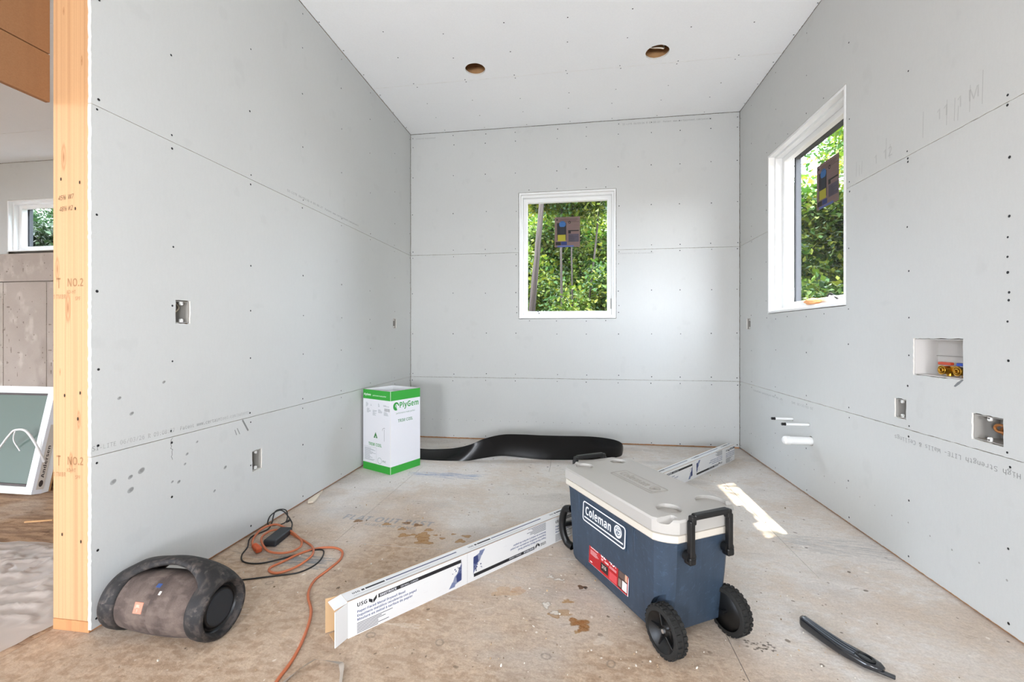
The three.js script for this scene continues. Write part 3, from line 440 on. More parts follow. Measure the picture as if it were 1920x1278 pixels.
// recessed-light openings: a cable and a wooden hanger show inside
cans.forEach(([x, z, r], i) => {
  const o = thing('ceiling_cable', i ? 'white cable hanging in the right round ceiling hole' : 'grey cable looped in the left round ceiling hole', 'cable', [x, H + 0.016, z], 0);
  part(o, 'sheath', i ? tube([[-.07, .05, -.03], [-.03, .02, .0], [.0, .014, .005], [.03, .012, .0], [.042, .012, -.005], [.05, .03, -.02], [.045, .1, -.05]], 0.0055, 40, 6) : tube([[-.075, .1, -.02], [-.06, .03, .01], [-.02, .016, .03], [.03, .02, .025], [.06, .05, -.01], [.05, .16, -.03]], 0.0045, 40, 6), i ? std(0xe8dccb, 0.6) : std(0x9d8f7a, 0.6));
  const b = thing('wood_blocking', i ? 'brown wood block seen inside the right round ceiling hole' : 'brown wood block seen inside the left round ceiling hole', 'wood block', [x, H + T + 0.001, z]);
  part(b, 'block', boxUV(box(0.36, 0.24, 0.038, 0.0 + (i ? 0.0 : 0.08), 0.12, -0.15), 1), roofWood);
});
// ---------------------------------------------------------------- wheeled cooler
const evaluator = new Evaluator(); evaluator.useGroups = false;
const asBrush = (g) => { g = g.index ? g : mergeVertices(g); const b = new Brush(g, M.white); b.updateMatrixWorld(true); return b; };
function csg(base, list) { let r = asBrush(base); for (const [op, g] of list) { r = evaluator.evaluate(r, asBrush(g), op); } return toCreasedNormals(r.geometry, 0.5); }
function outline(a, b, c, n = 5) {          // rectangle with broad bevelled, softened corners
  const pts = [], r = 0.35;
  for (const [sx, sz] of [[1, 1], [-1, 1], [-1, -1], [1, -1]]) {
    const p0 = sx * sz > 0 ? [sx * a, sz * (b - c)] : [sx * (a - c), sz * b], p1 = sx * sz > 0 ? [sx * (a - c), sz * b] : [sx * a, sz * (b - c)], q = [sx * a, sz * b];
    for (let i = 0; i <= n; i++) { const t = i / n, m = 1 - t; const bez = [m * m * p0[0] + 2 * m * t * q[0] + t * t * p1[0], m * m * p0[1] + 2 * m * t * q[1] + t * t * p1[1]], lin = [p0[0] * m + p1[0] * t, p0[1] * m + p1[1] * t]; pts.push([bez[0] * r + lin[0] * (1 - r), bez[1] * r + lin[1] * (1 - r)]); }
  }
  return pts;
}
function loft(levels) {                      // closed solid from outlines stacked in y
  const rings = levels.map(([y, a, b, c, dx = 0]) => outline(a, b, c).map(([x, z]) => [x + dx, y, z])), n = rings[0].length, pos = [], idx = [];
  rings.forEach((r) => r.forEach((p) => pos.push(...p)));
  for (let k = 0; k < rings.length - 1; k++) for (let i = 0; i < n; i++) { const j = (i + 1) % n, a = k * n + i, b = k * n + j, c = a + n, d = b + n; idx.push(a, c, b, b, c, d); }
  const cap = (k, up) => { const c = pos.length / 3, r = rings[k]; pos.push(r.reduce((s, p) => s + p[0], 0) / n, r[0][1], 0); for (let i = 0; i < n; i++) { const j = (i + 1) % n; up ? idx.push(c, k * n + j, k * n + i) : idx.push(c, k * n + i, k * n + j); } };
  cap(0, false); cap(rings.length - 1, true);
  const g = new THREE.BufferGeometry(); g.setAttribute('position', new THREE.Float32BufferAttribute(pos, 3)); g.setAttribute('uv', new THREE.Float32BufferAttribute(new Float32Array(pos.length / 3 * 2), 2)); g.setIndex(idx); g.computeVertexNormals(); return g;
}
const navyTex = dataTex(512, 512, (x, y) => { const u = x / 512, v = y / 512, R = fbm(u * 40, v * 7, 201, 4, 0), s = smooth(0.66, 0.8, fbm(u * 60 + v * 30, v * 60, 207, 3)); const k = 0.92 + 0.2 * (R - 0.5) + s * 0.16 + (hash(x, y, 5) - 0.5) * 0.08; return [51 * k, 66 * k, 83 * k]; });
const navy = std(0xffffff, 0.52, { map: rep(navyTex, 1.6) });
const lidMat = std(0xafaba5, 0.42), bandMat = std(0xd0c8bb, 0.5), tireMat = std(0x191816, 0.85), hubMat = std(0x0e0e0e, 0.4);
const cooler = thing('wheeled_cooler', 'navy blue wheeled cooler with pale grey lid and red sticker', 'cooler', [1.905, 0, 2.36], -Math.atan2(0.862, 0.507));
const AX = [0.34, 0.08];                   // axle
{
  const wells = [], side = 0.176;
  for (const s of [1, -1]) wells.push([SUBTRACTION, new THREE.CylinderGeometry(0.09, 0.09, 0.075, 40).rotateX(Math.PI / 2).translate(AX[0], AX[1] + 0.006, s * 0.166)]);
  const body = csg(loft([[0.012, 0.285, 0.125, 0.03, -0.012], [0.02, 0.3, 0.139, 0.04, -0.008], [0.04, 0.312, 0.147, 0.045, -0.004], [0.2, 0.325, 0.155, 0.05, 0], [0.33, 0.334, 0.161, 0.052, 0], [0.36, 0.339, 0.165, 0.052, 0]]), [
    ...wells,
    [SUBTRACTION, new THREE.BoxGeometry(0.2, 0.12, 0.5).rotateZ(0.42).translate(0.345, -0.012, 0)],                 // the wheel end is cut up from the floor
    [SUBTRACTION, rbox(0.375, 0.135, 0.02, 0.008, -0.02, 0.277, 0.1665, 2)],                                       // sunk panel behind the logo
    [SUBTRACTION, rbox(0.012, 0.13, 0.012, 0.004, 0.182, 0.29, 0.1625, 2)],                                         // upright groove
    [SUBTRACTION, rbox(0.012, 0.04, 0.014, 0.004, -0.165, 0.03, 0.149, 2)],
    [SUBTRACTION, rbox(0.03, 0.07, 0.19, 0.01, 0.349, 0.318, 0, 2)],                                               // grip recess at the wheel end
    [SUBTRACTION, rbox(0.03, 0.07, 0.19, 0.01, -0.349, 0.318, 0, 2)],
  ]);
  part(cooler, 'body', boxUV(body, 1), navy);
  part(cooler, 'liner_rim', csg(loft([[0.352, 0.345, 0.171, 0.055], [0.356, 0.348, 0.174, 0.056], [0.377, 0.348, 0.174, 0.056], [0.3785, 0.345, 0.171, 0.055]]), []), bandMat);
  const cup = (x, z, r, d) => [SUBTRACTION, new THREE.CylinderGeometry(r, r, d * 2, 40).translate(x, 0.43, z)];
  const lid = csg(loft([[0.38, 0.347, 0.173, 0.06], [0.384, 0.353, 0.178, 0.062], [0.422, 0.353, 0.178, 0.062], [0.429, 0.348, 0.174, 0.061], [0.43, 0.34, 0.168, 0.06]]), [
    cup(0.258, 0.075, 0.043, 0.016), cup(0.258, -0.115, 0.052, 0.013), cup(-0.272, 0.088, 0.04, 0.012), cup(-0.278, -0.098, 0.036, 0.016),
    [SUBTRACTION, rbox(0.034, 0.03, 0.08, 0.01, 0.322, 0.43, 0.143, 2).rotateY(0)], [SUBTRACTION, rbox(0.06, 0.024, 0.05, 0.008, -0.335, 0.43, 0.115, 2)], [SUBTRACTION, rbox(0.05, 0.034, 0.05, 0.01, -0.33, 0.43, -0.15, 2)], [SUBTRACTION, rbox(0.06, 0.024, 0.07, 0.01, 0.315, 0.432, -0.155, 2)],
    [SUBTRACTION, rbox(0.42, 0.006, 0.01, 0.002, -0.02, 0.3835, 0.178, 1)],
  ]);
  part(cooler, 'lid', lid, lidMat);
  const font = await new FontLoader().loadAsync('fonts/droid/droid_sans_bold.typeface.json');
  const s = new THREE.Shape(), rr = (sh, w, h, r) => { sh.moveTo(-w / 2 + r, -h / 2); sh.lineTo(w / 2 - r, -h / 2); sh.quadraticCurveTo(w / 2, -h / 2, w / 2, -h / 2 + r); sh.lineTo(w / 2, h / 2 - r); sh.quadraticCurveTo(w / 2, h / 2, w / 2 - r, h / 2); sh.lineTo(-w / 2 + r, h / 2); sh.quadraticCurveTo(-w / 2, h / 2, -w / 2, h / 2 - r); sh.lineTo(-w / 2, -h / 2 + r); sh.quadraticCurveTo(-w / 2, -h / 2, -w / 2 + r, -h / 2); };
  rr(s, 0.27, 0.088, 0.012); const hole = new THREE.Path(); rr(hole, 0.262, 0.08, 0.01); s.holes.push(hole);
  const txt = new TextGeometry('Coleman', { font, size: 0.036, depth: 0.0012, curveSegments: 3, bevelEnabled: false }); txt.computeBoundingBox(); const bw = txt.boundingBox.max.x; txt.scale(0.178 / bw, 1, 1).translate(-0.118, -0.01, 0);
  const em = new THREE.TorusGeometry(0.02, 0.0022, 4, 24).translate(0.1, 0.005, 0), bar = box(0.25, 0.0035, 0.0012, 0, -0.028, 0.0006), zig = merge([box(0.018, 0.004, 0.0012, 0.1, 0.009, 0.001), box(0.012, 0.004, 0.0012, 0.1, 0.0, 0.001)]);
  part(cooler, 'lid_emboss', merge([new THREE.ExtrudeGeometry(s, { depth: 0.0012, bevelEnabled: false }), txt, em, bar, zig]).rotateX(-Math.PI / 2).translate(-0.012, 0.4302, -0.004), std(0x9c968e, 0.5));
  const logo = canvas(1024, 340, (g) => {
    const r = (x, y, w, h, q) => { g.beginPath(); g.roundRect(x, y, w, h, q); };
    g.fillStyle = '#293747'; g.fillRect(0, 0, 1024, 340); g.strokeStyle = '#e6e8ea'; g.lineWidth = 20; r(16, 16, 992, 308, 46); g.stroke(); g.fillStyle = '#e6e8ea'; g.fillRect(50, 252, 924, 22);
    g.font = 'bold 190px sans-serif'; const m = g.measureText('Coleman').width; g.save(); g.translate(70, 212); g.scale(650 / m, 1); g.fillText('Coleman', 0, 0); g.restore();
    g.beginPath(); g.ellipse(858, 136, 82, 92, 0, 0, 7); g.fill(); g.strokeStyle = '#2b3f55'; g.lineWidth = 9; g.beginPath(); g.ellipse(858, 130, 56, 60, 0, 0, 7); g.stroke(); g.fillStyle = '#2b3f55'; g.fillRect(812, 96, 92, 12); g.fillRect(826, 128, 20, 44); g.fillRect(870, 128, 20, 30); g.fillRect(842, 178, 36, 12); g.fillRect(852, 112, 12, 60);
  });
  const faceTilt = -0.046;
  const lg = part(cooler, 'logo_plate', merge([rbox(0.302, 0.088, 0.004, 0.0018)]), std(0x2b3f55, 0.5), [-0.02, 0.28, 0.1585], [faceTilt, 0, 0]);
  part(lg, 'print', new THREE.PlaneGeometry(0.3, 0.086).translate(0, 0, 0.0023), std(0xffffff, 0.45, { map: logo }));
  const stick = canvas(1024, 440, (g, w, h) => {
    g.fillStyle = '#a8141c'; g.fillRect(0, 0, w, h); const R = rng(12); g.fillStyle = '#b91f26'; g.fillRect(0, 0, w, 60); g.fillStyle = '#fff'; g.font = 'bold 56px sans-serif'; g.fillText('WHEELED', 40, 120); g.fillText('COOLER', 40, 180); g.globalAlpha = .75; for (let y = 212; y < 290; y += 16) g.fillRect(40, y, 170 + R() * 70, 6); g.globalAlpha = 1; g.fillRect(40, 396, 60, 16);
    g.font = 'bold 130px sans-serif'; g.fillText('62', 330, 190); g.fillText('45', 560, 190); g.font = 'bold 40px sans-serif'; g.fillText('QT', 350, 238); g.fillText('CANS', 440, 238); g.fillText('L', 715, 188); g.globalAlpha = .7; for (let y = 220; y < 262; y += 14) g.fillRect(565, y, 180, 6); g.globalAlpha = 1;
    g.fillStyle = '#26191a'; g.fillRect(340, 270, 200, 130); g.fillStyle = '#cfc8c0'; g.font = 'bold 74px sans-serif'; g.fillText('316', 366, 352); g.fillStyle = '#c8474c'; g.fillRect(570, 300, 190, 120);
    g.fillStyle = '#3a2420'; g.fillRect(786, 20, 222, 400); g.fillStyle = '#8d7a70'; for (let y = 50; y < 140; y += 22) g.fillRect(806, y, 150, 12); g.fillStyle = '#5b4a44'; g.fillRect(806, 170, 180, 90); g.fillStyle = '#c49a80'; g.fillRect(950, 130, 56, 130); g.fillStyle = '#86766c'; g.fillRect(800, 290, 70, 110); g.fillStyle = '#f0ece6'; g.fillRect(890, 280, 110, 130);  // plain panel where the code is printed
    g.fillStyle = '#bdb5ac'; for (let y = 300; y < 396; y += 18) g.fillRect(906, y, 78, 6);
  });
  const st = part(cooler, 'sticker', rbox(0.266, 0.112, 0.0016, 0.0007), std(0xffffff, 0.45), [0.002, 0.128, 0.1518], [faceTilt, 0, 0]);
  part(st, 'print', new THREE.PlaneGeometry(0.264, 0.11).translate(0, 0, 0.001), std(0xffffff, 0.4, { map: stick }));
  // bail handles at both ends
  const bail = (sx) => {
    const x = sx * 0.352, leg = (z) => merge([rbox(0.02, 0.12, 0.02, 0.005, x + sx * 0.016, 0.372, z), new THREE.CylinderGeometry(0.017, 0.02, 0.024, 14).rotateZ(Math.PI / 2).translate(x + sx * 0.006, 0.312, z), rbox(0.03, 0.026, 0.028, 0.006, x + sx * 0.012, 0.302, z)]);
    return merge([leg(0.083), leg(-0.083), rbox(0.022, 0.02, 0.15, 0.006, x + sx * 0.016, 0.442, 0), rbox(0.021, 0.03, 0.02, 0.005, x + sx * 0.016, 0.432, 0.0775).rotateX(0), rbox(0.021, 0.03, 0.02, 0.005, x + sx * 0.016, 0.432, -0.0775)]);
  };
  part(cooler, 'handle', bail(1), M.black); part(cooler, 'handle', bail(-1), M.black);
  part(cooler, 'tow_handle', merge([tube([[-0.335, 0.215, 0.12], [-0.375, 0.2, 0.13], [-0.395, 0.15, 0.135], [-0.392, 0.09, 0.135], [-0.37, 0.045, 0.125], [-0.335, 0.035, 0.115]], 0.017, 40, 10), tube([[-0.335, 0.215, -0.12], [-0.375, 0.2, -0.13], [-0.395, 0.15, -0.135], [-0.392, 0.09, -0.135], [-0.37, 0.045, -0.125], [-0.335, 0.035, -0.115]], 0.013, 40, 10), new THREE.CylinderGeometry(0.012, 0.012, 0.27, 12).rotateX(Math.PI / 2).translate(-0.394, 0.12, 0)]), M.black);
  // wheels
  for (const sz of [1, -1]) {
    const wheel = new THREE.Group(); wheel.name = 'wheel'; wheel.position.set(AX[0], AX[1], sz > 0 ? 0.162 : -0.116); wheel.scale.setScalar(0.865); cooler.add(wheel); if (sz < 0) wheel.rotation.y = Math.PI;
    part(wheel, 'tire', new THREE.LatheGeometry([[0.07, 0.026], [0.082, 0.0262], [0.0865, 0.022], [0.0872, 0.003], [0.089, 0.002], [0.089, -0.002], [0.0872, -0.003], [0.0865, -0.022], [0.082, -0.0262], [0.07, -0.026]].map((p) => new THREE.Vector2(...p)), 48).rotateX(Math.PI / 2), tireMat);
    const lugs = []; for (let i = 0; i < 26; i++) for (const s of [1, -1]) lugs.push(rbox(0.013, 0.007, 0.0165, 0.0015, 0, 0.0885, s * 0.0135, 1).rotateZ((i + (s > 0 ? 0 : 0.5)) / 26 * 2 * Math.PI));
    const tread = part(wheel, 'tread', merge(lugs), tireMat);
    part(wheel, 'hub', merge([new THREE.LatheGeometry([[0.0, 0.006], [0.016, 0.006], [0.02, 0.0], [0.03, -0.006], [0.062, 0.014], [0.073, 0.0245], [0.0745, 0.025], [0.0745, -0.02], [0, -0.02]].map((p) => new THREE.Vector2(...p)), 48).rotateX(Math.PI / 2), ...[0, 1, 2, 3, 4].map((i) => rbox(0.006, 0.05, 0.014, 0.002, 0, 0.044, 0.008).rotateZ(i / 5 * 2 * Math.PI + 0.3))]), hubMat);
    part(wheel, 'axle_nut', merge([new THREE.CylinderGeometry(0.0075, 0.0085, 0.008, 16).rotateX(Math.PI / 2).translate(0, 0, 0.011)]), M.silver);
  }
  for (const s of [0.125, -0.095]) part(cooler, 'axle', new THREE.CylinderGeometry(0.006, 0.006, 0.03, 10).rotateX(Math.PI / 2).translate(AX[0], AX[1], s), M.black);
}
// ---------------------------------------------------------------- photographer's softbox behind the camera
for (const lamp of SOFT) {
  const o = thing('softbox_light', lamp.label, 'softbox', [lamp.at[0], 0, lamp.at[2]]);
  const head = new THREE.Group(); head.name = 'lamp_head'; head.position.set(0, lamp.at[1], 0); o.add(head); head.lookAt(new THREE.Vector3(...lamp.to)); 
  const s = SOFT_SIZE;
  part(head, 'lamp_diffuser', new THREE.PlaneGeometry(s, s), std(0xffffff, 0.8, { emissive: 0xffffff, emissiveIntensity: 0.6 }));
  part(head, 'lamp_shell', (() => { const g = new THREE.CylinderGeometry(s * 0.707, 0.12, 0.45, 4, 1, true).rotateY(Math.PI / 4).rotateX(Math.PI / 2).translate(0, 0, -0.235); return g; })(), std(0x141414, 0.8, { side: THREE.DoubleSide }));
  const l = new THREE.RectAreaLight(SOFT_COLOR, lamp.nits, s * 0.96, s * 0.96); l.name = 'softbox_glow'; l.position.set(0, 0, 0.02); l.rotation.y = Math.PI; head.add(l);
  part(o, 'pole', new THREE.CylinderGeometry(0.015, 0.015, lamp.at[1] - 0.15, 12).translate(0, (lamp.at[1] - 0.15) / 2 + 0.1, 0.12), M.black);
  for (let i = 0; i < 3; i++) part(o, 'leg', new THREE.CylinderGeometry(0.011, 0.011, 0.75, 8).rotateZ(0.9).translate(0.28, 0.24, 0).rotateY(i * 2.094).translate(0, 0, 0.12), M.black);
}
// ---------------------------------------------------------------- green and white carton
{
  const A = [0.029, 1.027], B = [0.32, 1.165], Cc = [0.404, 0.888];      // floor corners: left, near, right
  const ex = [B[0] - A[0], B[1] - A[1]], lx = Math.hypot(...ex), ez = [B[0] - Cc[0], B[1] - Cc[1]], lz = Math.hypot(...ez), h = 0.612, t = 0.004;
  const o = thing('trim_coil_carton', 'tall white and green carton standing in the left corner', 'carton', [(A[0] + Cc[0]) / 2 + 0.008, 0, (A[1] + Cc[1]) / 2], -Math.atan2(ex[1], ex[0]));
  const wx = 0.31, wz = 0.295, green = '#36a53a', W2 = (fn) => canvas(640, 1240, (g) => { g.fillStyle = '#e9e9ee'; g.fillRect(0, 0, 640, 1240); g.fillStyle = green; g.fillRect(0, 0, 640, 142); g.fillRect(0, 1128, 640, 112); fn(g); });
  const blocks = (g, x, y, w, n, col = '#8b9296') => { const R = rng(n * 13 + x); g.fillStyle = col; for (let i = 0; i < n; i++) g.fillRect(x, y + i * 14, w * (0.45 + R() * 0.55), 5); };
  const front = W2((g) => {       // faces the camera's left
    g.fillStyle = '#fff'; g.font = 'bold 46px sans-serif'; g.fillText('PlyGem', 18, 92); g.font = '26px sans-serif'; g.fillText('performance made perfect', 230, 92); blocks(g, 70, 200, 60, 5); blocks(g, 180, 225, 26, 2); blocks(g, 360, 200, 40, 4); blocks(g, 480, 215, 140, 2); g.fillStyle = '#555'; for (let i = 0; i < 26; i++) if (i % 3) g.fillRect(500 + i * 5, 260, 3, 46); blocks(g, 490, 320, 130, 4); blocks(g, 90, 290, 100, 5); blocks(g, 230, 310, 100, 6); blocks(g, 360, 290, 110, 4);
    g.fillStyle = '#2f7a36'; g.beginPath(); g.moveTo(300, 640); g.lineTo(346, 730); g.lineTo(254, 730); g.fill(); g.fillStyle = '#e9e9ee'; g.fillRect(292, 700, 16, 30); g.strokeStyle = '#777'; g.lineWidth = 5; g.beginPath(); g.arc(500, 600, 40, 3, 5.2); g.stroke(); g.beginPath(); g.moveTo(500, 580); g.lineTo(500, 760); g.stroke();
    g.fillStyle = '#2e8f3a'; g.font = 'bold 62px sans-serif'; g.fillText('TRIM COIL', 130, 856); blocks(g, 40, 900, 270, 14); g.strokeStyle = '#aaa'; g.lineWidth = 3; g.strokeRect(30, 880, 290, 244); g.strokeStyle = '#9aa'; g.lineWidth = 6; g.beginPath(); g.arc(395, 1066, 44, 0, 7); g.stroke(); g.fillStyle = '#8a9a90'; g.font = 'bold 44px sans-serif'; g.fillText('PVC', 460, 1082);
  });
  const right = W2((g) => { g.fillStyle = '#2e9a3f'; g.font = 'bold 118px sans-serif'; g.fillText('PlyGem', 176, 262); g.beginPath(); g.arc(112, 232, 62, 1.2, 6.2); g.lineTo(112, 232); g.fill(); g.fillStyle = '#e9e9ee'; g.beginPath(); g.arc(122, 226, 30, 0, 7); g.fill(); g.fillStyle = '#2e9a3f'; g.fillRect(104, 205, 14, 60); g.fillStyle = '#7d9a86'; g.font = '34px sans-serif'; g.fillText('performance made perfect', 110, 352); g.fillStyle = '#5d8f68'; g.font = 'bold 64px sans-serif'; g.fillText('TRIM COIL', 150, 480); });
  const wall = (w, tex, ry, px, pz) => part(o, 'panel', box(w, h, t), [M.whiteRough, M.whiteRough, std(0x9b8c6c, .9), M.whiteRough, std(0xffffff, 0.62, { map: tex }), std(0xdedede, 0.8)], [px, h / 2, pz], [0, ry, 0]);
  wall(wx, front, 0, 0, wz / 2); wall(wx, front, Math.PI, 0, -wz / 2); wall(wz, right, Math.PI / 2, wx / 2, 0); wall(wz, right, -Math.PI / 2, -wx / 2, 0);
  part(o, 'bottom', box(wx - t, t, wz - t, 0, t / 2 + .001, 0), std(0xd8d8d8, 0.8));
  part(o, 'foam_insert', rbox(wx - 0.02, 0.03, wz - 0.02, 0.004, 0, h - 0.055, 0), std(0xe2e4ea, 0.85));
}
// ---------------------------------------------------------------- black trim coil curled behind the carton
{
  const S = [  // bottom point, top point
    [[0.2, 0.001, 0.69], [0.19, 0.055, 0.56]], [[0.36, 0.001, 0.742], [0.35, 0.05, 0.6]], [[0.52, 0.001, 0.752], [0.51, 0.06, 0.62]], [[0.66, 0.001, 0.745], [0.655, 0.085, 0.66]], [[0.78, 0.002, 0.725], [0.785, 0.125, 0.69]], [[0.9, 0.016, 0.68], [0.905, 0.175, 0.675]], [[1.04, 0.026, 0.635], [1.05, 0.205, 0.64]], [[1.2, 0.014, 0.615], [1.21, 0.207, 0.62]], [[1.36, 0.002, 0.605], [1.365, 0.203, 0.61]], [[1.56, 0.001, 0.585], [1.565, 0.2, 0.59]], [[1.76, 0.001, 0.55], [1.765, 0.194, 0.555]], [[1.9, 0.001, 0.5], [1.9, 0.172, 0.5]], [[1.985, 0.001, 0.45], [1.985, 0.145, 0.45]], [[2.035, 0.006, 0.395], [2.035, 0.11, 0.4]], [[2.052, 0.03, 0.345], [2.052, 0.07, 0.35]]];
  const lo = new THREE.CatmullRomCurve3(S.map((s) => new THREE.Vector3(...s[0]))), hi = new THREE.CatmullRomCurve3(S.map((s) => new THREE.Vector3(...s[1]))), n = 120, m = 8, pos = [], idx = [], th = 0.0012;
  for (const side of [0, 1]) for (let i = 0; i <= n; i++) { const a = lo.getPoint(i / n), b = hi.getPoint(i / n), tg = lo.getTangent(i / n), up = b.clone().sub(a).normalize(), nn = tg.clone().cross(up).normalize().multiplyScalar(th * (side ? -0.5 : 0.5)); for (let j = 0; j <= m; j++) { const v = j / m, p = a.clone().lerp(b, v).addScaledVector(nn, 1); p.z += 0.012 * Math.sin(v * Math.PI) * Math.sin(i / n * 9); pos.push(p.x, p.y, p.z); } }
  const at = (s, i, j) => s * (n + 1) * (m + 1) + i * (m + 1) + j;
  for (let i = 0; i < n; i++) for (let j = 0; j < m; j++) { idx.push(at(0, i, j), at(0, i + 1, j), at(0, i, j + 1), at(0, i + 1, j), at(0, i + 1, j + 1), at(0, i, j + 1)); idx.push(at(1, i, j), at(1, i, j + 1), at(1, i + 1, j), at(1, i + 1, j), at(1, i, j + 1), at(1, i + 1, j + 1)); }
  for (let i = 0; i < n; i++) for (const j of [0, m]) idx.push(at(0, i, j), at(1, i, j), at(0, i + 1, j), at(0, i + 1, j), at(1, i, j), at(1, i + 1, j));
  for (const i of [0, n]) for (let j = 0; j < m; j++) idx.push(at(0, i, j), at(1, i, j), at(0, i, j + 1), at(0, i, j + 1), at(1, i, j), at(1, i, j + 1));
  const g = new THREE.BufferGeometry(); g.setAttribute('position', new THREE.Float32BufferAttribute(pos, 3)); g.setIndex(idx); g.computeVertexNormals();
  const o = part(scene, 'metal_trim_strip', g, phys(0x050506, 0.27, { specularIntensity: 0.7 })); tag(o, 'glossy black metal strip curling on edge along the back wall', 'metal strip');
}
// ---------------------------------------------------------------- long carton of drywall bead
{
  const L = 3.2, hh = 0.125, dd = 0.065, turn = Math.atan2(0.765, 0.644);       // near end at the origin, runs along local +x, front faces local +z
  const o = thing('corner_bead_carton', 'long slim white carton lying diagonally behind the cooler', 'carton', [0.886 - 0.765 * dd / 2, 0, 2.815 - 0.644 * dd / 2], turn);
  const sec = (g, x, flip, W0, full) => {       // one printed section of the long side
    g.save(); g.translate(x, 0); if (flip) { g.translate(W0, 256); g.rotate(Math.PI); }
    g.fillStyle = '#15161a'; g.font = 'bold 40px sans-serif'; g.fillText('USG', 24, 62); g.beginPath(); g.moveTo(112, 36); g.lineTo(140, 52); g.lineTo(140, 76); g.lineTo(112, 58); g.moveTo(144, 56); g.lineTo(172, 28); g.lineTo(172, 54); g.lineTo(146, 80); g.fill();
    g.fillRect(184, 30, W0 - 210, 28); g.fillStyle = '#dfe1e6'; g.font = 'bold 24px sans-serif'; g.fillText('SHEETROCK', 194, 53); g.font = '18px sans-serif'; g.fillText('DRYWALL CORNER', 360, 52);
    g.fillStyle = '#2c3a6a'; g.font = 'bold 24px sans-serif'; g.fillText('Paper-Faced Metal Drywall Bead', 26, 104); g.fillText('Esquinero metálico recubierto con papel', 26, 132); g.fillText('Moulure en métal à surface de papier', 26, 160);
    g.fillStyle = '#4a4c55'; const R = rng(Math.round(x) + 3); for (let y = 176; y < 244; y += 11) g.fillRect(26, y, 150 + R() * 120, 4.5);
    const ax = W0 - 150; for (const [c, q] of [['#8289a0', [[20, 232], [60, 150], [110, 120], [130, 40], [130, 200]]], ['#5a6388', [[70, 160], [128, 60], [128, 150], [96, 190]]], ['#2b3766', [[76, 150], [104, 132], [128, 150], [124, 205], [80, 205]]], ['#6d7797', [[2, 236], [36, 190], [70, 205], [60, 236]]], ['#2d3350', [[92, 96], [108, 86], [112, 104]]]]) { g.fillStyle = c; g.beginPath(); q.forEach((p, i) => i ? g.lineTo(ax + p[0], p[1]) : g.moveTo(ax + p[0], p[1])); g.fill(); }
    g.fillStyle = '#333c60'; for (let i = 0; i < 9; i++) g.fillRect(ax + 30 + R() * 100, 66 + R() * 60, 5 + R() * 8, 5 + R() * 9);
    g.restore();
  };
  const sideTex = canvas(2048, 512, (g) => { g.fillStyle = '#dadad9'; g.fillRect(0, 0, 2048, 512); g.scale(1, 1); for (let r = 0; r < 2; r++) { g.save(); g.translate(0, r * 256); sec(g, 40, r === 1 && false, 940); g.save(); sec(g, 1060, true, 940); g.restore(); g.fillStyle = 'rgba(120,120,120,0.4)'; g.fillRect(1016, 0, 3, 256); g.restore(); } const R = rng(77); for (let i = 0; i < 500; i++) { g.fillStyle = `rgba(90,80,70,${R() * 0.09})`; g.fillRect(R() * 2048, R() * 512, R() * 40, R() * 3); } });
  const topTex = canvas(2048, 128, (g) => { g.fillStyle = '#dadad9'; g.fillRect(0, 0, 2048, 128); for (const x of [60, 1080]) { g.fillStyle = '#22242a'; g.font = 'bold 30px sans-serif'; g.fillText('USG', x, 62); g.fillRect(x + 70, 40, 22, 22); g.fillRect(x + 100, 40, 150, 20); g.fillStyle = '#3b4466'; g.fillRect(x + 260, 42, 640, 14); g.fillStyle = '#a3a3a6'; g.fillRect(x, 86, 620, 5); } g.fillStyle = '#55565a'; g.fillRect(0, 120, 2048, 4); });
  sideTex.repeat.set(1, 0.5); sideTex.offset.set(0, 0.5);
  const side = std(0xffffff, 0.66, { map: sideTex }), top = std(0xffffff, 0.66, { map: topTex }), kraft = std(0xc3a179, 0.9), plain = std(0xdadad9, 0.66);
  const mk = (name, w, h, u, mat, place) => { const g = new THREE.BoxGeometry(w, h, 0.004, 40, 1, 1), p = g.attributes.position, uv = g.attributes.uv; for (let i = 0; i < p.count; i++) if (Math.abs(g.attributes.normal.getZ(i)) > 0.5) uv.setX(i, (p.getX(i) / w + 0.5) * u); place(g); return part(o, name, g, [kraft, kraft, kraft, kraft, mat, kraft]); };
  for (const m of [sideTex, topTex]) { m.wrapS = m.wrapT = THREE.RepeatWrapping; }
  mk('side_panel', L, hh, 3.2, side, (g) => g.translate(L / 2, hh / 2, dd / 2 - 0.002));
  mk('side_panel', L, hh, 3.2, side, (g) => g.rotateY(Math.PI).translate(L / 2, hh / 2, -dd / 2 + 0.002));
  mk('top_panel', L, dd - 0.006, 3.2, top, (g) => g.rotateX(-Math.PI / 2).translate(L / 2, hh - 0.002, 0));
  part(o, 'bottom_panel', box(L, 0.004, dd - 0.008, L / 2, 0.0035, 0), kraft);
  part(o, 'end_panel', box(0.004, hh - 0.006, dd - 0.008, L - 0.003, hh / 2, 0), plain);
  // open flaps at the near end
  part(o, 'flap', box(0.055, hh * 0.94, 0.003, -0.0275, 0, 0), plain, [0.0, hh / 2, dd / 2 - 0.001], [0, 0.42, 0]);
  part(o, 'flap', box(0.045, 0.003, dd * 0.92, -0.0225, 0, 0), plain, [0.0, hh - 0.002, 0], [0, 0, 0.2]);
  part(o, 'flap', box(0.05, hh * 0.94, 0.003, -0.025, 0, 0), kraft, [0.0, hh / 2, -dd / 2 + 0.001], [0, -0.25, 0]);
  part(o, 'flap', box(0.04, 0.003, dd * 0.9, -0.02, 0, 0), kraft, [0.0, 0.0035, 0], [0, 0, 0.02]);
}
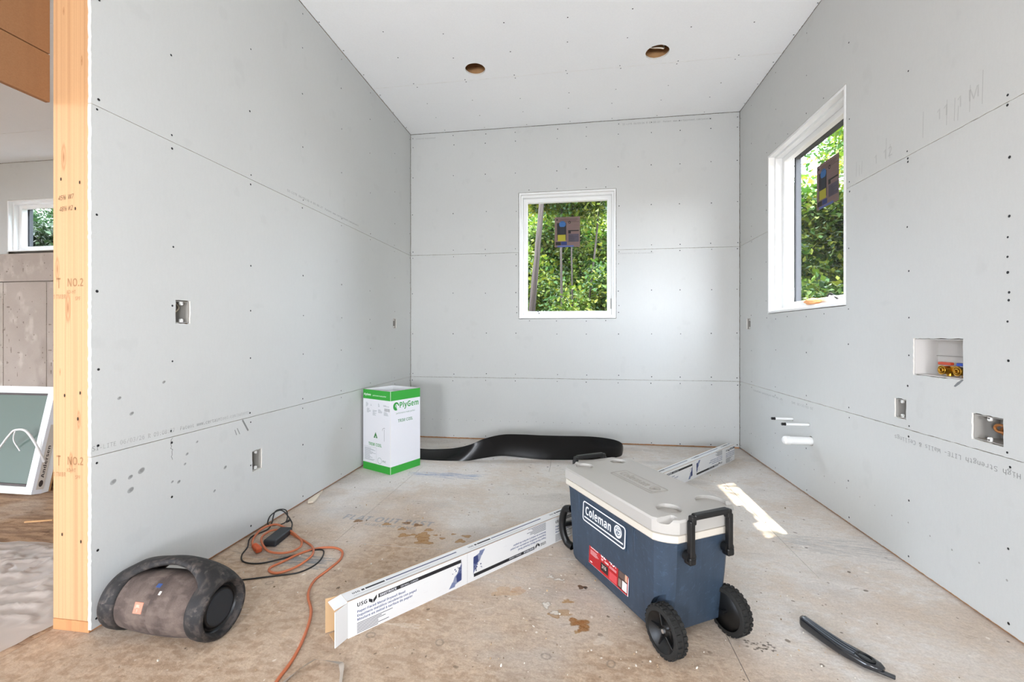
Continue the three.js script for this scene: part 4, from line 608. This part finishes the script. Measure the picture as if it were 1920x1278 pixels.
// ---------------------------------------------------------------- portable speaker
{
  const o = thing('portable_speaker', 'dusty brown barrel shaped portable speaker leaning by the bare stud', 'speaker', [0.262, 0.1005, 2.862], -0.03); o.rotation.set(-0.3, -0.03, 0, 'YXZ');
  const dustTex = dataTex(512, 512, (x, y) => { const u = x / 512, v = y / 512, a = fbm(u * 9, v * 5, 301, 5), b = smooth(0.45, 0.72, fbm(u * 16 + 2, v * 30, 307, 4)); let c = lerp3([74, 62, 57], [104, 90, 82], smooth(0.3, 0.7, a)); c = lerp3(c, [128, 113, 103], b * 0.35); const f = (hash(x, y, 7) - 0.5) * 16 + ((x + y) % 4 === 0 ? -5 : 0); return c.map((q) => q + f); });
  const dustRub = dataTex(512, 512, (x, y) => { const u = x / 512, v = y / 512; let c = lerp3([28, 26, 26], [66, 58, 54], smooth(0.35, 0.8, fbm(u * 26, v * 26, 311, 5))); c = lerp3(c, [110, 98, 90], smooth(0.68, 0.82, fbm(u * 30, v * 30, 317, 3)) * 0.5); const f = (hash(x, y, 4) - 0.5) * 14; return c.map((q) => q + f); });
  const cloth = std(0xffffff, 0.93, { map: rep(dustTex, 2.2) }), rub = std(0xffffff, 0.7, { map: rep(dustRub, 2.4) }), dark = std(0x0a0c0f, 0.4), cone = std(0x20272e, 0.42);
  const tilt = o;
  const prof = []; for (let i = 0; i <= 24; i++) { const t = -1 + i / 12; prof.push(new THREE.Vector2(0.1 - 0.012 * t * t, t * 0.165)); }
  prof.unshift(new THREE.Vector2(0, -0.165)); prof.push(new THREE.Vector2(0, 0.165));
  const barrel = new THREE.LatheGeometry(prof, 56).rotateZ(-Math.PI / 2); { const p = barrel.attributes.position, uv = barrel.attributes.uv; for (let i = 0; i < p.count; i++) uv.setXY(i, p.getX(i), Math.atan2(p.getZ(i), p.getY(i)) * 0.1); }
  part(tilt, 'grille', barrel, cloth);
  for (const s of [1, -1]) {
    const L = (list, n = 56) => { const g = new THREE.LatheGeometry(list.map((p) => new THREE.Vector2(...p)), n).rotateZ(-Math.PI / 2); return s < 0 ? g.rotateY(Math.PI) : g; };
    part(tilt, 'end_ring', boxUV(L([[0.07, 0.135], [0.093, 0.138], [0.098, 0.146], [0.1, 0.165], [0.1, 0.186], [0.096, 0.2], [0.089, 0.205], [0.083, 0.203], [0.079, 0.194], [0.074, 0.18]]), 1), rub);
    const w = part(tilt, 'woofer', L([[0, 0.186], [0.056, 0.186], [0.061, 0.184], [0.063, 0.178], [0.067, 0.172], [0.071, 0.178], [0.076, 0.184]], 48), dark);
    part(w, 'cone', L([[0, 0.1885], [0.05, 0.1885], [0.0545, 0.1865]], 48), cone);
  }
  // carrying handle: a broad band that grows out of one end ring, passes close over the barrel and runs into the other
  { const n = 60, pos = [], idx = [], m = 16; for (let i = 0; i <= n; i++) { const t = -1 + 2 * i / n, a = Math.abs(t), ang = t * 1.28, x = Math.sin(ang) * 0.178 / Math.sin(1.28), y = 0.028 + 0.102 * Math.pow(Math.cos(ang * 0.94), 0.62), hw = 0.036 + 0.058 * Math.pow(a, 1.7), ht = 0.013 + 0.014 * Math.pow(a, 2); const nx = Math.sin(ang * 0.9), ny = Math.cos(ang * 0.9); for (let j = 0; j < m; j++) { const q = j / m * 2 * Math.PI, cz = Math.sign(Math.cos(q)) * Math.pow(Math.abs(Math.cos(q)), 0.55), k = Math.sign(Math.sin(q)) * Math.pow(Math.abs(Math.sin(q)), 0.7) * ht, drop = -0.05 * Math.pow(a, 1.5) * cz * cz; pos.push(x + nx * k, y + ny * k + drop, cz * hw); } }
    for (let i = 0; i < n; i++) for (let j = 0; j < m; j++) { const k = (j + 1) % m, a = i * m + j, b = i * m + k, c = a + m, d = b + m; idx.push(a, b, c, b, d, c); }
    const g = new THREE.BufferGeometry(); g.setAttribute('position', new THREE.Float32BufferAttribute(pos, 3)); g.setIndex(idx); g.computeVertexNormals(); const h = boxUV(g, 1); part(tilt, 'handle', h, rub); }
  const badge = canvas(128, 128, (g) => { g.fillStyle = '#c9846c'; g.fillRect(0, 0, 128, 128); g.fillStyle = '#e9b9a6'; g.font = 'bold 44px sans-serif'; g.fillText('JBL', 22, 60); g.fillText('!', 52, 110); });
  const onBarrel = (x, ang, w, h, mat, name) => part(tilt, name, rbox(w, h, 0.004, 0.0015), mat, [x, Math.sin(ang) * 0.0985, Math.cos(ang) * 0.0985], [-ang, 0, 0]);
  onBarrel(-0.035, 0.02, 0.033, 0.034, std(0xffffff, 0.7, { map: badge }), 'badge');
  onBarrel(0.0, 0.72, 0.018, 0.014, std(0x2a4578, 0.6), 'power_button'); onBarrel(0.022, 0.5, 0.009, 0.012, std(0xd9cfc4, 0.7), 'paint_fleck');
}
// ---------------------------------------------------------------- cords
{
  const y0 = 0.0055, P = [[.79, 3.1], [.774, 3.016], [.766, 2.936], [.732, 2.818], [.682, 2.709], [.601, 2.604], [.571, 2.515], [.58, 2.43], [.585, 2.339], [.553, 2.269], [.493, 2.242], [.42, 2.262], [.37, 2.318], [.339, 2.398], [.318, 2.452], [.335, 2.478], [.378, 2.486], [.43, 2.44, .004], [.452, 2.358, .012], [.429, 2.303, .012], [.374, 2.243, .004], [.265, 2.176], [.15, 2.125, .006], [.09, 2.13, .008], [.085, 2.2, .01], [.15, 2.285, .012], [.242, 2.345, .01], [.323, 2.335, .01], [.345, 2.285, .01], [.32, 2.232, .012], [.25, 2.176, .014], [.15, 2.118, .018], [.06, 2.085, .016], [.025, 2.12, .01], [.035, 2.19, .004], [.07, 2.255], [.13, 2.31]];
  const o = thing('extension_cord', 'orange extension cord coiled on the floor by the left wall', 'cord');
  part(o, 'cord', tube(P.map(([x, z, dy = 0]) => [x, y0 + dy, z]), 0.0052, 320, 8), std(0xbb6a45, 0.55));
  const pl = part(o, 'plug', merge([rbox(0.05, 0.026, 0.028, 0.008), new THREE.CylinderGeometry(0.014, 0.011, 0.02, 10).rotateZ(Math.PI / 2).translate(-0.03, 0, 0), ...[0, 1, 2].map((i) => new THREE.TorusGeometry(0.0125, 0.003, 6, 12).rotateY(Math.PI / 2).translate(-0.018 + i * 0.012, 0, 0))]), std(0xc85a30, 0.5), [0.155, 0.016, 2.325], [0, -0.6, 0]);
  const b = thing('power_adapter', 'black power brick with thin black leads by the left wall', 'power adapter');
  part(b, 'brick', rbox(0.065, 0.034, 0.15, 0.008), std(0x25282c, 0.55), [0.17, 0.0175, 2.2], [0, 0.1, 0]);
  const lead = std(0x161616, 0.55);
  part(b, 'cord', tube([[.18, .012, 2.12], [.13, .02, 2.04], [.06, .075, 2.03], [.02, .055, 2.06], [.03, .02, 2.09], [.1, .02, 2.05], [.06, .06, 1.99], [.03, .07, 2.03], [.045, .01, 2.1], [.02, .005, 2.2], [.08, .004, 2.3], [.11, .004, 2.37], [.16, .004, 2.42], [.24, .004, 2.425], [.31, .0035, 2.375], [.41, .0035, 2.275], [.455, .0035, 2.27], [.49, .0035, 2.33], [.497, .0035, 2.4], [.465, .0035, 2.465], [.389, .0035, 2.501], [.314, .0035, 2.533], [.24, .0035, 2.563], [.2, .02, 2.62], [.19, .06, 2.7]], 0.0033, 300, 6), lead);
  part(b, 'cable_tie', rbox(0.02, 0.012, 0.01, 0.003), M.black, [0.115, 0.028, 2.05], [0, 0.5, 0.3]);
}
// ---------------------------------------------------------------- loose things on the floor
{
  // bent strip of plastic packing band
  const pts = [[.79, .002, 3.03], [.812, .008, 2.975], [.845, .016, 2.936], [.928, .012, 2.934], [.945, .006, 2.955], [.975, .002, 3.02]], c = new THREE.CatmullRomCurve3(pts.map((p) => new THREE.Vector3(...p)), false, 'catmullrom', 0.15), n = 60, pos = [], idx = [];
  for (let i = 0; i <= n; i++) { const p = c.getPoint(i / n), t = c.getTangent(i / n), tw = 0.9 * Math.sin(i / n * 5), side = new THREE.Vector3(-t.z, 0, t.x).multiplyScalar(Math.cos(tw)).add(new THREE.Vector3(0, Math.sin(tw), 0)); for (const s of [-1, 1]) pos.push(p.x + side.x * 0.0075 * s, Math.max(0.0012, p.y + side.y * 0.0075 * s), p.z + side.z * 0.0075 * s); }
  for (let i = 0; i < n; i++) { const a = i * 2; idx.push(a, a + 1, a + 2, a + 1, a + 3, a + 2); }
  const g = new THREE.BufferGeometry(); g.setAttribute('position', new THREE.Float32BufferAttribute(pos, 3)); g.setIndex(idx); g.computeVertexNormals();
  const o = part(scene, 'packing_strap', g, std(0xa3988c, 0.5)); tag(o, 'bent grey plastic packing strap at the front edge of the floor', 'strap');

  // broken plastic handle (front right)
  const hd = thing('vacuum_nozzle', 'glossy black plastic crevice nozzle lying at the front right', 'nozzle', [2.513, 0, 2.632], -0.96); hd.scale.setScalar(0.9);
  const glossy = phys(0x1c1e22, 0.24, { clearcoat: 0.6, clearcoatRoughness: 0.15 });
  const along = [[-0.145, 0.019, 0.012], [-0.135, 0.023, 0.019], [-0.05, 0.02, 0.024], [0.0, 0.018, 0.027], [0.03, 0.017, 0.03], [0.085, 0.014, 0.03], [0.11, 0.012, 0.024], [0.125, 0.006, 0.012]];
  const bodyG = (() => { const m = 18, pos = [], idx = []; along.forEach(([x, h, w]) => { for (let j = 0; j < m; j++) { const a = j / m * 2 * Math.PI, cx = Math.cos(a), sy = Math.sin(a); pos.push(x, 0.02 + Math.sign(sy) * Math.pow(Math.abs(sy), 0.5) * h * 0.85 + (x < 0 ? -x * 0.06 : 0), Math.sign(cx) * Math.pow(Math.abs(cx), 0.5) * w + 0.014 * Math.sin((x + 0.14) * 10)); } }); for (let i = 0; i < along.length - 1; i++) for (let j = 0; j < m; j++) { const k = (j + 1) % m, a = i * m + j, b = i * m + k, c = a + m, d = b + m; idx.push(a, b, c, b, d, c); } const e = (i, s) => { const c0 = pos.length / 3; pos.push(along[i][0], 0.02, 0.014 * Math.sin((along[i][0] + 0.14) * 10)); for (let j = 0; j < m; j++) { const k = (j + 1) % m; s ? idx.push(c0, i * m + j, i * m + k) : idx.push(c0, i * m + k, i * m + j); } }; e(0, false); e(along.length - 1, true); const g = new THREE.BufferGeometry(); g.setAttribute('position', new THREE.Float32BufferAttribute(pos, 3)); g.setIndex(idx); g.computeVertexNormals(); return g; })();
  part(hd, 'body', bodyG, glossy);
  for (const k of [-0.008, 0.002, 0.012]) part(hd, 'rib', tube([[-0.128, 0.0455, k * 0.8 + 0.003], [-0.06, 0.0415, k + 0.01], [0.0, 0.0365, k * 1.2 + 0.014], [0.05, 0.034, k * 1.2 + 0.014]], 0.003, 20, 6), std(0x4d5158, 0.25));
  part(hd, 'mouth', new THREE.TorusGeometry(0.017, 0.004, 8, 24).rotateX(Math.PI / 2).scale(1.5, 0.6, 0.9).translate(0.075, 0.034, 0.012), M.black);
  part(hd, 'tip', rbox(0.06, 0.008, 0.018, 0.003).rotateY(0.35).translate(0.128, 0.014, 0.012), glossy);

  // torn scrap of drywall paper against the left wall
  const s2 = new THREE.Shape([[0, 0], [.012, -.05], [.03, -.09], [.05, -.15], [.056, -.19], [.03, -.2], [.012, -.17], [.004, -.1]].map((p) => new THREE.Vector2(...p)));
  const sc = part(scene, 'drywall_scrap', new THREE.ExtrudeGeometry(s2, { depth: 0.008, bevelEnabled: true, bevelSize: 0.002, bevelThickness: 0.002, bevelSegments: 1 }).rotateX(-Math.PI / 2).rotateZ(0.06).translate(0.006, 0.003, 1.55), std(0xd8cbb8, 0.9)); tag(sc, 'torn off-white drywall scrap lying against the left wall', 'scrap');

  // crumbs of plaster and wood
  const R = rng(5), count = 420, im = new THREE.InstancedMesh(new THREE.IcosahedronGeometry(0.0045, 0), std(0xffffff, 0.9), count), mt = new THREE.Matrix4(), e = new THREE.Euler(), qn = new THREE.Quaternion(), col = new THREE.Color();
  for (let i = 0; i < count; i++) { const near = R() < 0.35, x = near ? 1.3 + R() * 1.2 : 0.08 + R() * 2.95, z = near ? 2.3 + R() * 0.7 : 0.3 + R() * 2.9, s = 0.35 + R() * R() * 0.8; mt.compose(new THREE.Vector3(x, 0.0025 * s, z), qn.setFromEuler(e.set(R() * 3, R() * 3, R() * 3)), new THREE.Vector3(s * (0.7 + R()), s * 0.7, s)); im.setMatrixAt(i, mt); im.setColorAt(i, R() < 0.55 ? col.set(0xcfc8bc) : R() < 0.5 ? col.set(0x7c6a56) : col.set(0xb69a78)); }
  im.name = 'plaster_crumbs'; im.castShadow = im.receiveShadow = true; scene.add(im); tag(im, 'scattered plaster and wood crumbs on the subfloor', 'debris', null, 'stuff');
}
// ---------------------------------------------------------------- left room: leaning window unit, carton, plastic sheet
{
  const o = thing('window_unit', 'new white framed glass unit leaning inside the left room', 'window unit', [-1.79, 0.012, 1.9], 0);
  o.rotation.x = -0.2; const g = o;
  const w = 1.0, h = 0.685, d = 0.1, F = ring(-w, 0, 0, h, 0.045, -d, 0, 0.002);
  part(g, 'frame', F, M.white);
  part(g, 'gasket', ring(-w + 0.042, -0.042, 0.042, h - 0.042, 0.016, -0.06, -0.018, 0.001), std(0x4a3f3c, 0.6));
  part(g, 'pane', box(w - 0.11, h - 0.11, 0.004, -w / 2, h / 2, -0.03), phys(0x5d6a62, 0.06, { clearcoat: 0.5 }));
  part(g, 'side_wrap', box(0.004, h, d * 0.55, 0.003, h / 2, -d * 0.3), std(0xe9eaee, 0.35));
  const tx = canvas(512, 90, (c) => { c.fillStyle = '#cfc6bb'; c.fillRect(0, 0, 512, 90); c.fillStyle = '#3a2f2a'; c.beginPath(); c.arc(46, 45, 26, 0, 7); c.fill(); c.font = 'bold 56px sans-serif'; c.fillText('Andersen', 90, 64); });
  part(g, 'side_label', new THREE.PlaneGeometry(h * 0.6, 0.04).rotateZ(Math.PI / 2).rotateY(Math.PI / 2).translate(0.0056, h * 0.34, -d * 0.42), std(0xffffff, 0.6, { map: tx }));
  part(g, 'back_wrap', box(w, h, 0.008, -w / 2, h / 2, -d - 0.005), std(0xb58a5c, 0.9));
  // clear wrap peeling from the corner
  part(g, 'film_tail', tube([[0.01, 0.2, -0.03], [-0.02, 0.33, 0.03], [-0.07, 0.4, 0.06], [-0.13, 0.4, 0.07], [-0.2, 0.36, 0.05], [-0.3, 0.27, 0.02]], 0.007, 40, 6), std(0xe3dfdb, 0.3));
  part(g, 'film_tail', tube([[-0.13, 0.4, 0.07], [-0.14, 0.34, 0.06], [-0.1, 0.27, 0.04]], 0.004, 16, 5), std(0xe3dfdb, 0.3));
  const c = thing('brown_carton', 'brown carton behind the leaning glass unit in the left room', 'carton', [-2.3, 0, 1.55]);
  part(c, 'body', rbox(0.98, 0.42, 0.28, 0.004, 0, 0.21, 0), std(0x9a744c, 0.9)); part(c, 'tape', box(0.982, 0.001, 0.05, 0, 0.4206, 0), std(0xc8a878, 0.4));
}
{ // crumpled clear plastic on the subfloor
  const nx = 110, nz = 70, pos = [], idx = [], X0 = -1.5, X1 = -0.19, Z0 = 2.42, Z1 = 3.12;
  for (let j = 0; j <= nz; j++) for (let i = 0; i <= nx; i++) { const u = i / nx, v = j / nz, a = fbm(u * 7 + v * 3, v * 6 - u * 4, 401, 4), b = Math.abs(fbm(u * 10 - v * 5, v * 9 + u * 6, 407, 3) - 0.5) * 2, edge = Math.min(1, Math.min(u, 1 - u, v, 1 - v) * 9); pos.push(X0 + (X1 - X0) * u + (fbm(v * 5, 3, 409, 3) - 0.5) * 0.1, 0.003 + edge * (0.003 + 0.009 * a + 0.016 * Math.pow(1 - b, 6)), Z0 + (Z1 - Z0) * v + (fbm(u * 5, 9, 411, 3) - 0.5) * 0.12 - 0.12 * (1 - u) * 0); }
  for (let j = 0; j < nz; j++) for (let i = 0; i < nx; i++) { const a = j * (nx + 1) + i; idx.push(a, a + nx + 1, a + 1, a + 1, a + nx + 1, a + nx + 2); }
  const g = new THREE.BufferGeometry(); g.setAttribute('position', new THREE.Float32BufferAttribute(pos, 3)); g.setIndex(idx); g.computeVertexNormals();
  const o = part(scene, 'plastic_sheet', g, phys(0xeadfd5, 0.28, { transmission: 0.5, thickness: 0 })); tag(o, 'crumpled dusty clear plastic sheet on the left room floor', 'plastic sheet');
}
{ const o = part(scene, 'wood_sliver', rbox(0.13, 0.008, 0.012, 0.003), std(0xc79a6a, 0.8), [-1.28, 0.005, 2.2], [0, 0.35, 0]); tag(o, 'pale wood sliver on the left room floor behind the plastic', 'wood scrap'); }
// ---------------------------------------------------------------- woods outside the windows
{
  const ground = new THREE.Mesh(new THREE.PlaneGeometry(160, 160).rotateX(-Math.PI / 2), std(0x5a4a34, 1)); ground.name = 'ground'; ground.position.y = -0.9; ground.receiveShadow = true; ground.userData.kind = 'structure'; scene.add(ground);
  const barkTex = dataTex(256, 512, (x, y) => { const u = x / 256, v = y / 512, r = fbm(u * 14, v * 9, 501, 4), p = smooth(0.5, 0.8, fbm(u * 5, v * 7, 509, 3)); let c = lerp3([46, 40, 36], [82, 72, 66], smooth(0.3, 0.7, r)); c = lerp3(c, [100, 93, 88], p * 0.5); return c; });
  const bark = std(0xffffff, 0.95, { map: rep(barkTex, 1, 4) });
  const leafGeo = (() => { const gs = []; const R = rng(2); for (let i = 0; i < 14; i++) { const s = 0.42 + R() * 0.34, g = new THREE.BufferGeometry(); g.setAttribute('position', new THREE.Float32BufferAttribute([0, 0, 0, 0.03 * s, 0.012 * s, 0.04 * s, 0, 0.004 * s, 0.1 * s, -0.03 * s, 0.012 * s, 0.04 * s], 3)); g.setIndex([0, 1, 2, 0, 2, 3]); g.computeVertexNormals(); g.rotateX((R() - 0.5) * 1.8).rotateY(R() * 6.28).rotateZ((R() - 0.5) * 1.4).translate((R() - 0.5) * 0.24, (R() - 0.5) * 0.18, (R() - 0.5) * 0.24); gs.push(g); } return mergeGeometries(gs); })();
  const leafMat = phys(0xffffff, 0.85, { transmission: 0.45, thickness: 0, side: THREE.DoubleSide });
  function tree(x, z, hgt, r0, lean, crown, leaves, seed, label, group, low = 0.12, hues = [0x44721e, 0x719026, 0x204615, 0xa3aa34]) {
    const R = rng(seed), o = thing('forest_tree', label, 'tree', [x, -0.9, z], 0, group);
    const top = new THREE.Vector3(lean[0] * hgt, hgt, lean[1] * hgt), curve = new THREE.CatmullRomCurve3([new THREE.Vector3(0, 0, 0), top.clone().multiplyScalar(0.35).add(new THREE.Vector3((R() - .5) * .1, 0, (R() - .5) * .1)), top.clone().multiplyScalar(0.7).add(new THREE.Vector3((R() - .5) * .2, 0, (R() - .5) * .2)), top]);
    const limb = (c, ra, rb, n = 24, m = 9) => { const g = new THREE.TubeGeometry(c, n, 1, m); const p = g.attributes.position; for (let i = 0; i <= n; i++) { const ctr = c.getPointAt(i / n), rr = ra + (rb - ra) * i / n; for (let j = 0; j <= m; j++) { const k = i * (m + 1) + j; const v = new THREE.Vector3().fromBufferAttribute(p, k).sub(ctr).multiplyScalar(rr * (0.9 + 0.2 * hash(i, j % m, seed))); p.setXYZ(k, ctr.x + v.x, ctr.y + v.y, ctr.z + v.z); } } g.computeVertexNormals(); return g; };
    part(o, 'trunk', limb(curve, r0, r0 * 0.35), bark);
    const tips = [];
    const nb = 9; for (let i = 0; i < nb; i++) { const t = low + (0.94 - low) * i / nb, b = curve.getPoint(t), a = R() * 6.28, l = crown * (0.55 + R() * 0.5), e = b.clone().add(new THREE.Vector3(Math.cos(a) * l, l * (0.25 + R() * 0.4), Math.sin(a) * l)), mid = b.clone().lerp(e, 0.5).add(new THREE.Vector3(0, -0.12 * l * R(), 0)); if (e.x + x < W + 0.7 && e.z + z > -0.7) continue; const c = new THREE.CatmullRomCurve3([b, mid, e]); part(o, 'branch', limb(c, r0 * 0.28 * (1.1 - t * 0.6), 0.008, 8, 5), bark); for (let k = 1; k <= 5; k++) tips.push(c.getPoint(k / 5)); }
    const free = (p) => { const X = p.x + x, Z = p.z + z; const Y = p.y - 0.9 - 1.3, sx = X - Y * 0.309, sz = Z + Y * 0.172; return !(X < W + 0.9 && X > -6.9 && Z > -0.9) && !(sx > 3 && sx < 3.36 && sz > 0.45 && sz < 1.75); };   // clear of the house, and of the gap through which the sun falls
    const im = new THREE.InstancedMesh(leafGeo, leafMat, leaves), mt = new THREE.Matrix4(), q = new THREE.Quaternion(), e = new THREE.Euler(), col = new THREE.Color(), c2 = new THREE.Color();
    let placed = 0;
    for (let i = 0; i < leaves * 3 && placed < leaves; i++) { const p = tips[Math.floor(R() * tips.length)].clone(), rr = crown * 0.33 * Math.cbrt(R()), a = R() * 6.28, b = Math.acos(2 * R() - 1); p.add(new THREE.Vector3(Math.sin(b) * Math.cos(a) * rr, Math.cos(b) * rr * 0.65, Math.sin(b) * Math.sin(a) * rr)); if (!free(p)) continue; const s = 0.8 + R() * 0.9; mt.compose(p, q.setFromEuler(e.set((R() - .5) * 1.2, R() * 6.28, (R() - .5) * 1.2)), new THREE.Vector3(s, s, s)); im.setMatrixAt(placed, mt); col.set(hues[Math.floor(R() * hues.length)]).lerp(c2.set(hues[Math.floor(R() * hues.length)]), R()); im.setColorAt(placed++, col); }
    im.count = placed;
    im.name = 'foliage'; im.userData.kind = 'stuff'; im.castShadow = im.receiveShadow = true; o.add(im);
    return o;
  }
  const gB = 'woods seen through the back window', gR = 'woods seen through the right window', gL = 'woods seen through the left room window';
  tree(0.785, -2.6, 6.2, 0.07, [0.079, 0.0], 1.2, 1500, 11, 'tree with thick pale trunk at the left of the back window', gB, 0.68);
  const sap = (x, z, r, lean, seed, label) => tree(x, z, 5.4, r, lean, 0.9, 700, seed, label, gB, 0.72);
  sap(1.40, -3.2, 0.03, [0.012, 0], 21, 'thin straight sapling trunk in the middle of the back window'); sap(1.52, -3.3, 0.022, [0.03, 0], 22, 'thin leaning sapling trunk right of the middle of the back window'); sap(1.72, -3.4, 0.026, [0.07, 0], 23, 'thin sapling leaning to the right in the back window');
  const lb = 'slender leafy tree in the woods beyond the back window';
  [[1.75, -4.6, 4.6, .045, [.03, 0], 1.5, .25], [2.5, -4.9, 4.6, .05, [-.05, 0], 1.6, .2], [.5, -5.2, 4.9, .05, [.04, 0], 1.7, .2], [3.3, -6.2, 5.0, .06, [.0, .02], 1.9, .2], [1.4, -6.6, 5.0, .06, [.06, .02], 1.9, .15], [-.6, -7.2, 5.4, .06, [.0, .0], 2.0, .15], [2.4, -8.2, 5.6, .07, [-.06, .0], 2.2, .12], [4.4, -8.8, 5.8, .07, [0, .0], 2.3, .12], [.6, -9.4, 6.0, .07, [.02, .0], 2.4, .12], [-2.0, -9.8, 6.2, .08, [.02, .0], 2.4, .12], [2.9, -11.4, 6.6, .08, [.0, .0], 2.8, .1], [.2, -12.4, 7.0, .08, [.0, .0], 2.9, .1], [5.4, -12, 7.0, .08, [.0, .0], 2.9, .1], [-2.8, -13, 7.2, .08, [0, 0], 3.0, .1], [2.0, -15, 7.8, .09, [0, 0], 3.4, .1]].forEach((t, i) => tree(t[0], t[1], t[2] * 0.92, t[3], t[4], t[5], 4200 + Math.round(i * 200), 40 + i, lb, gB, t[6]));
  tree(4.85, 0.42, 6.5, 0.13, [0.0, 0.0], 1.2, 1200, 12, 'dark rough trunked tree close to the right window', gR, 0.5);
  const lr = 'slender leafy tree in the woods beyond the right window';
  [[6.2, -0.9, 4.6, .06, [.02, .02], 1.6, .15], [7.0, -2.6, 5.0, .06, [-.02, 0], 1.8, .12], [8.4, -1.2, 5.2, .07, [0, 0], 2.0, .12], [8.8, -3.8, 5.6, .07, [.02, 0], 2.2, .1], [10.6, -2.6, 6.0, .08, [0, 0], 2.4, .1], [11, -5.4, 6.4, .08, [0, 0], 2.6, .1], [6.6, 1.4, 4.6, .06, [0, 0], 1.7, .15], [9.6, 1.0, 5.4, .07, [0, 0], 2.2, .12], [5.7, -2.5, 4.2, .05, [.03, 0], 1.4, .2], [13, -8, 7.2, .08, [0, 0], 3.0, .1], [13, -1, 6.6, .08, [0, 0], 2.8, .1]].forEach((t, i) => tree(t[0], t[1], t[2] * 1.0, t[3], t[4], t[5], 4200 + Math.round(i * 250), 70 + i, lr, gR, t[6]));
  const ll = 'dark green bushy tree on the slope beyond the left room window';
  [[-7.4, -3.0, 5.2, .07, [.0, 0], 1.7, .2], [-9.4, -4.6, 6.6, .08, [0, 0], 2.3, .15], [-6.6, -5.2, 6.4, .08, [0, 0], 2.2, .15], [-11, -6.6, 7.4, .09, [0, 0], 2.8, .1], [-8.2, -7.4, 8, .09, [0, 0], 2.8, .1]].forEach((t, i) => tree(t[0], t[1], t[2], t[3], t[4], t[5], 5200, 90 + i, ll, gL, t[6], [0x173811, 0x204418, 0x2f511f, 0x143016]));
}
renderer.render(scene, camera);
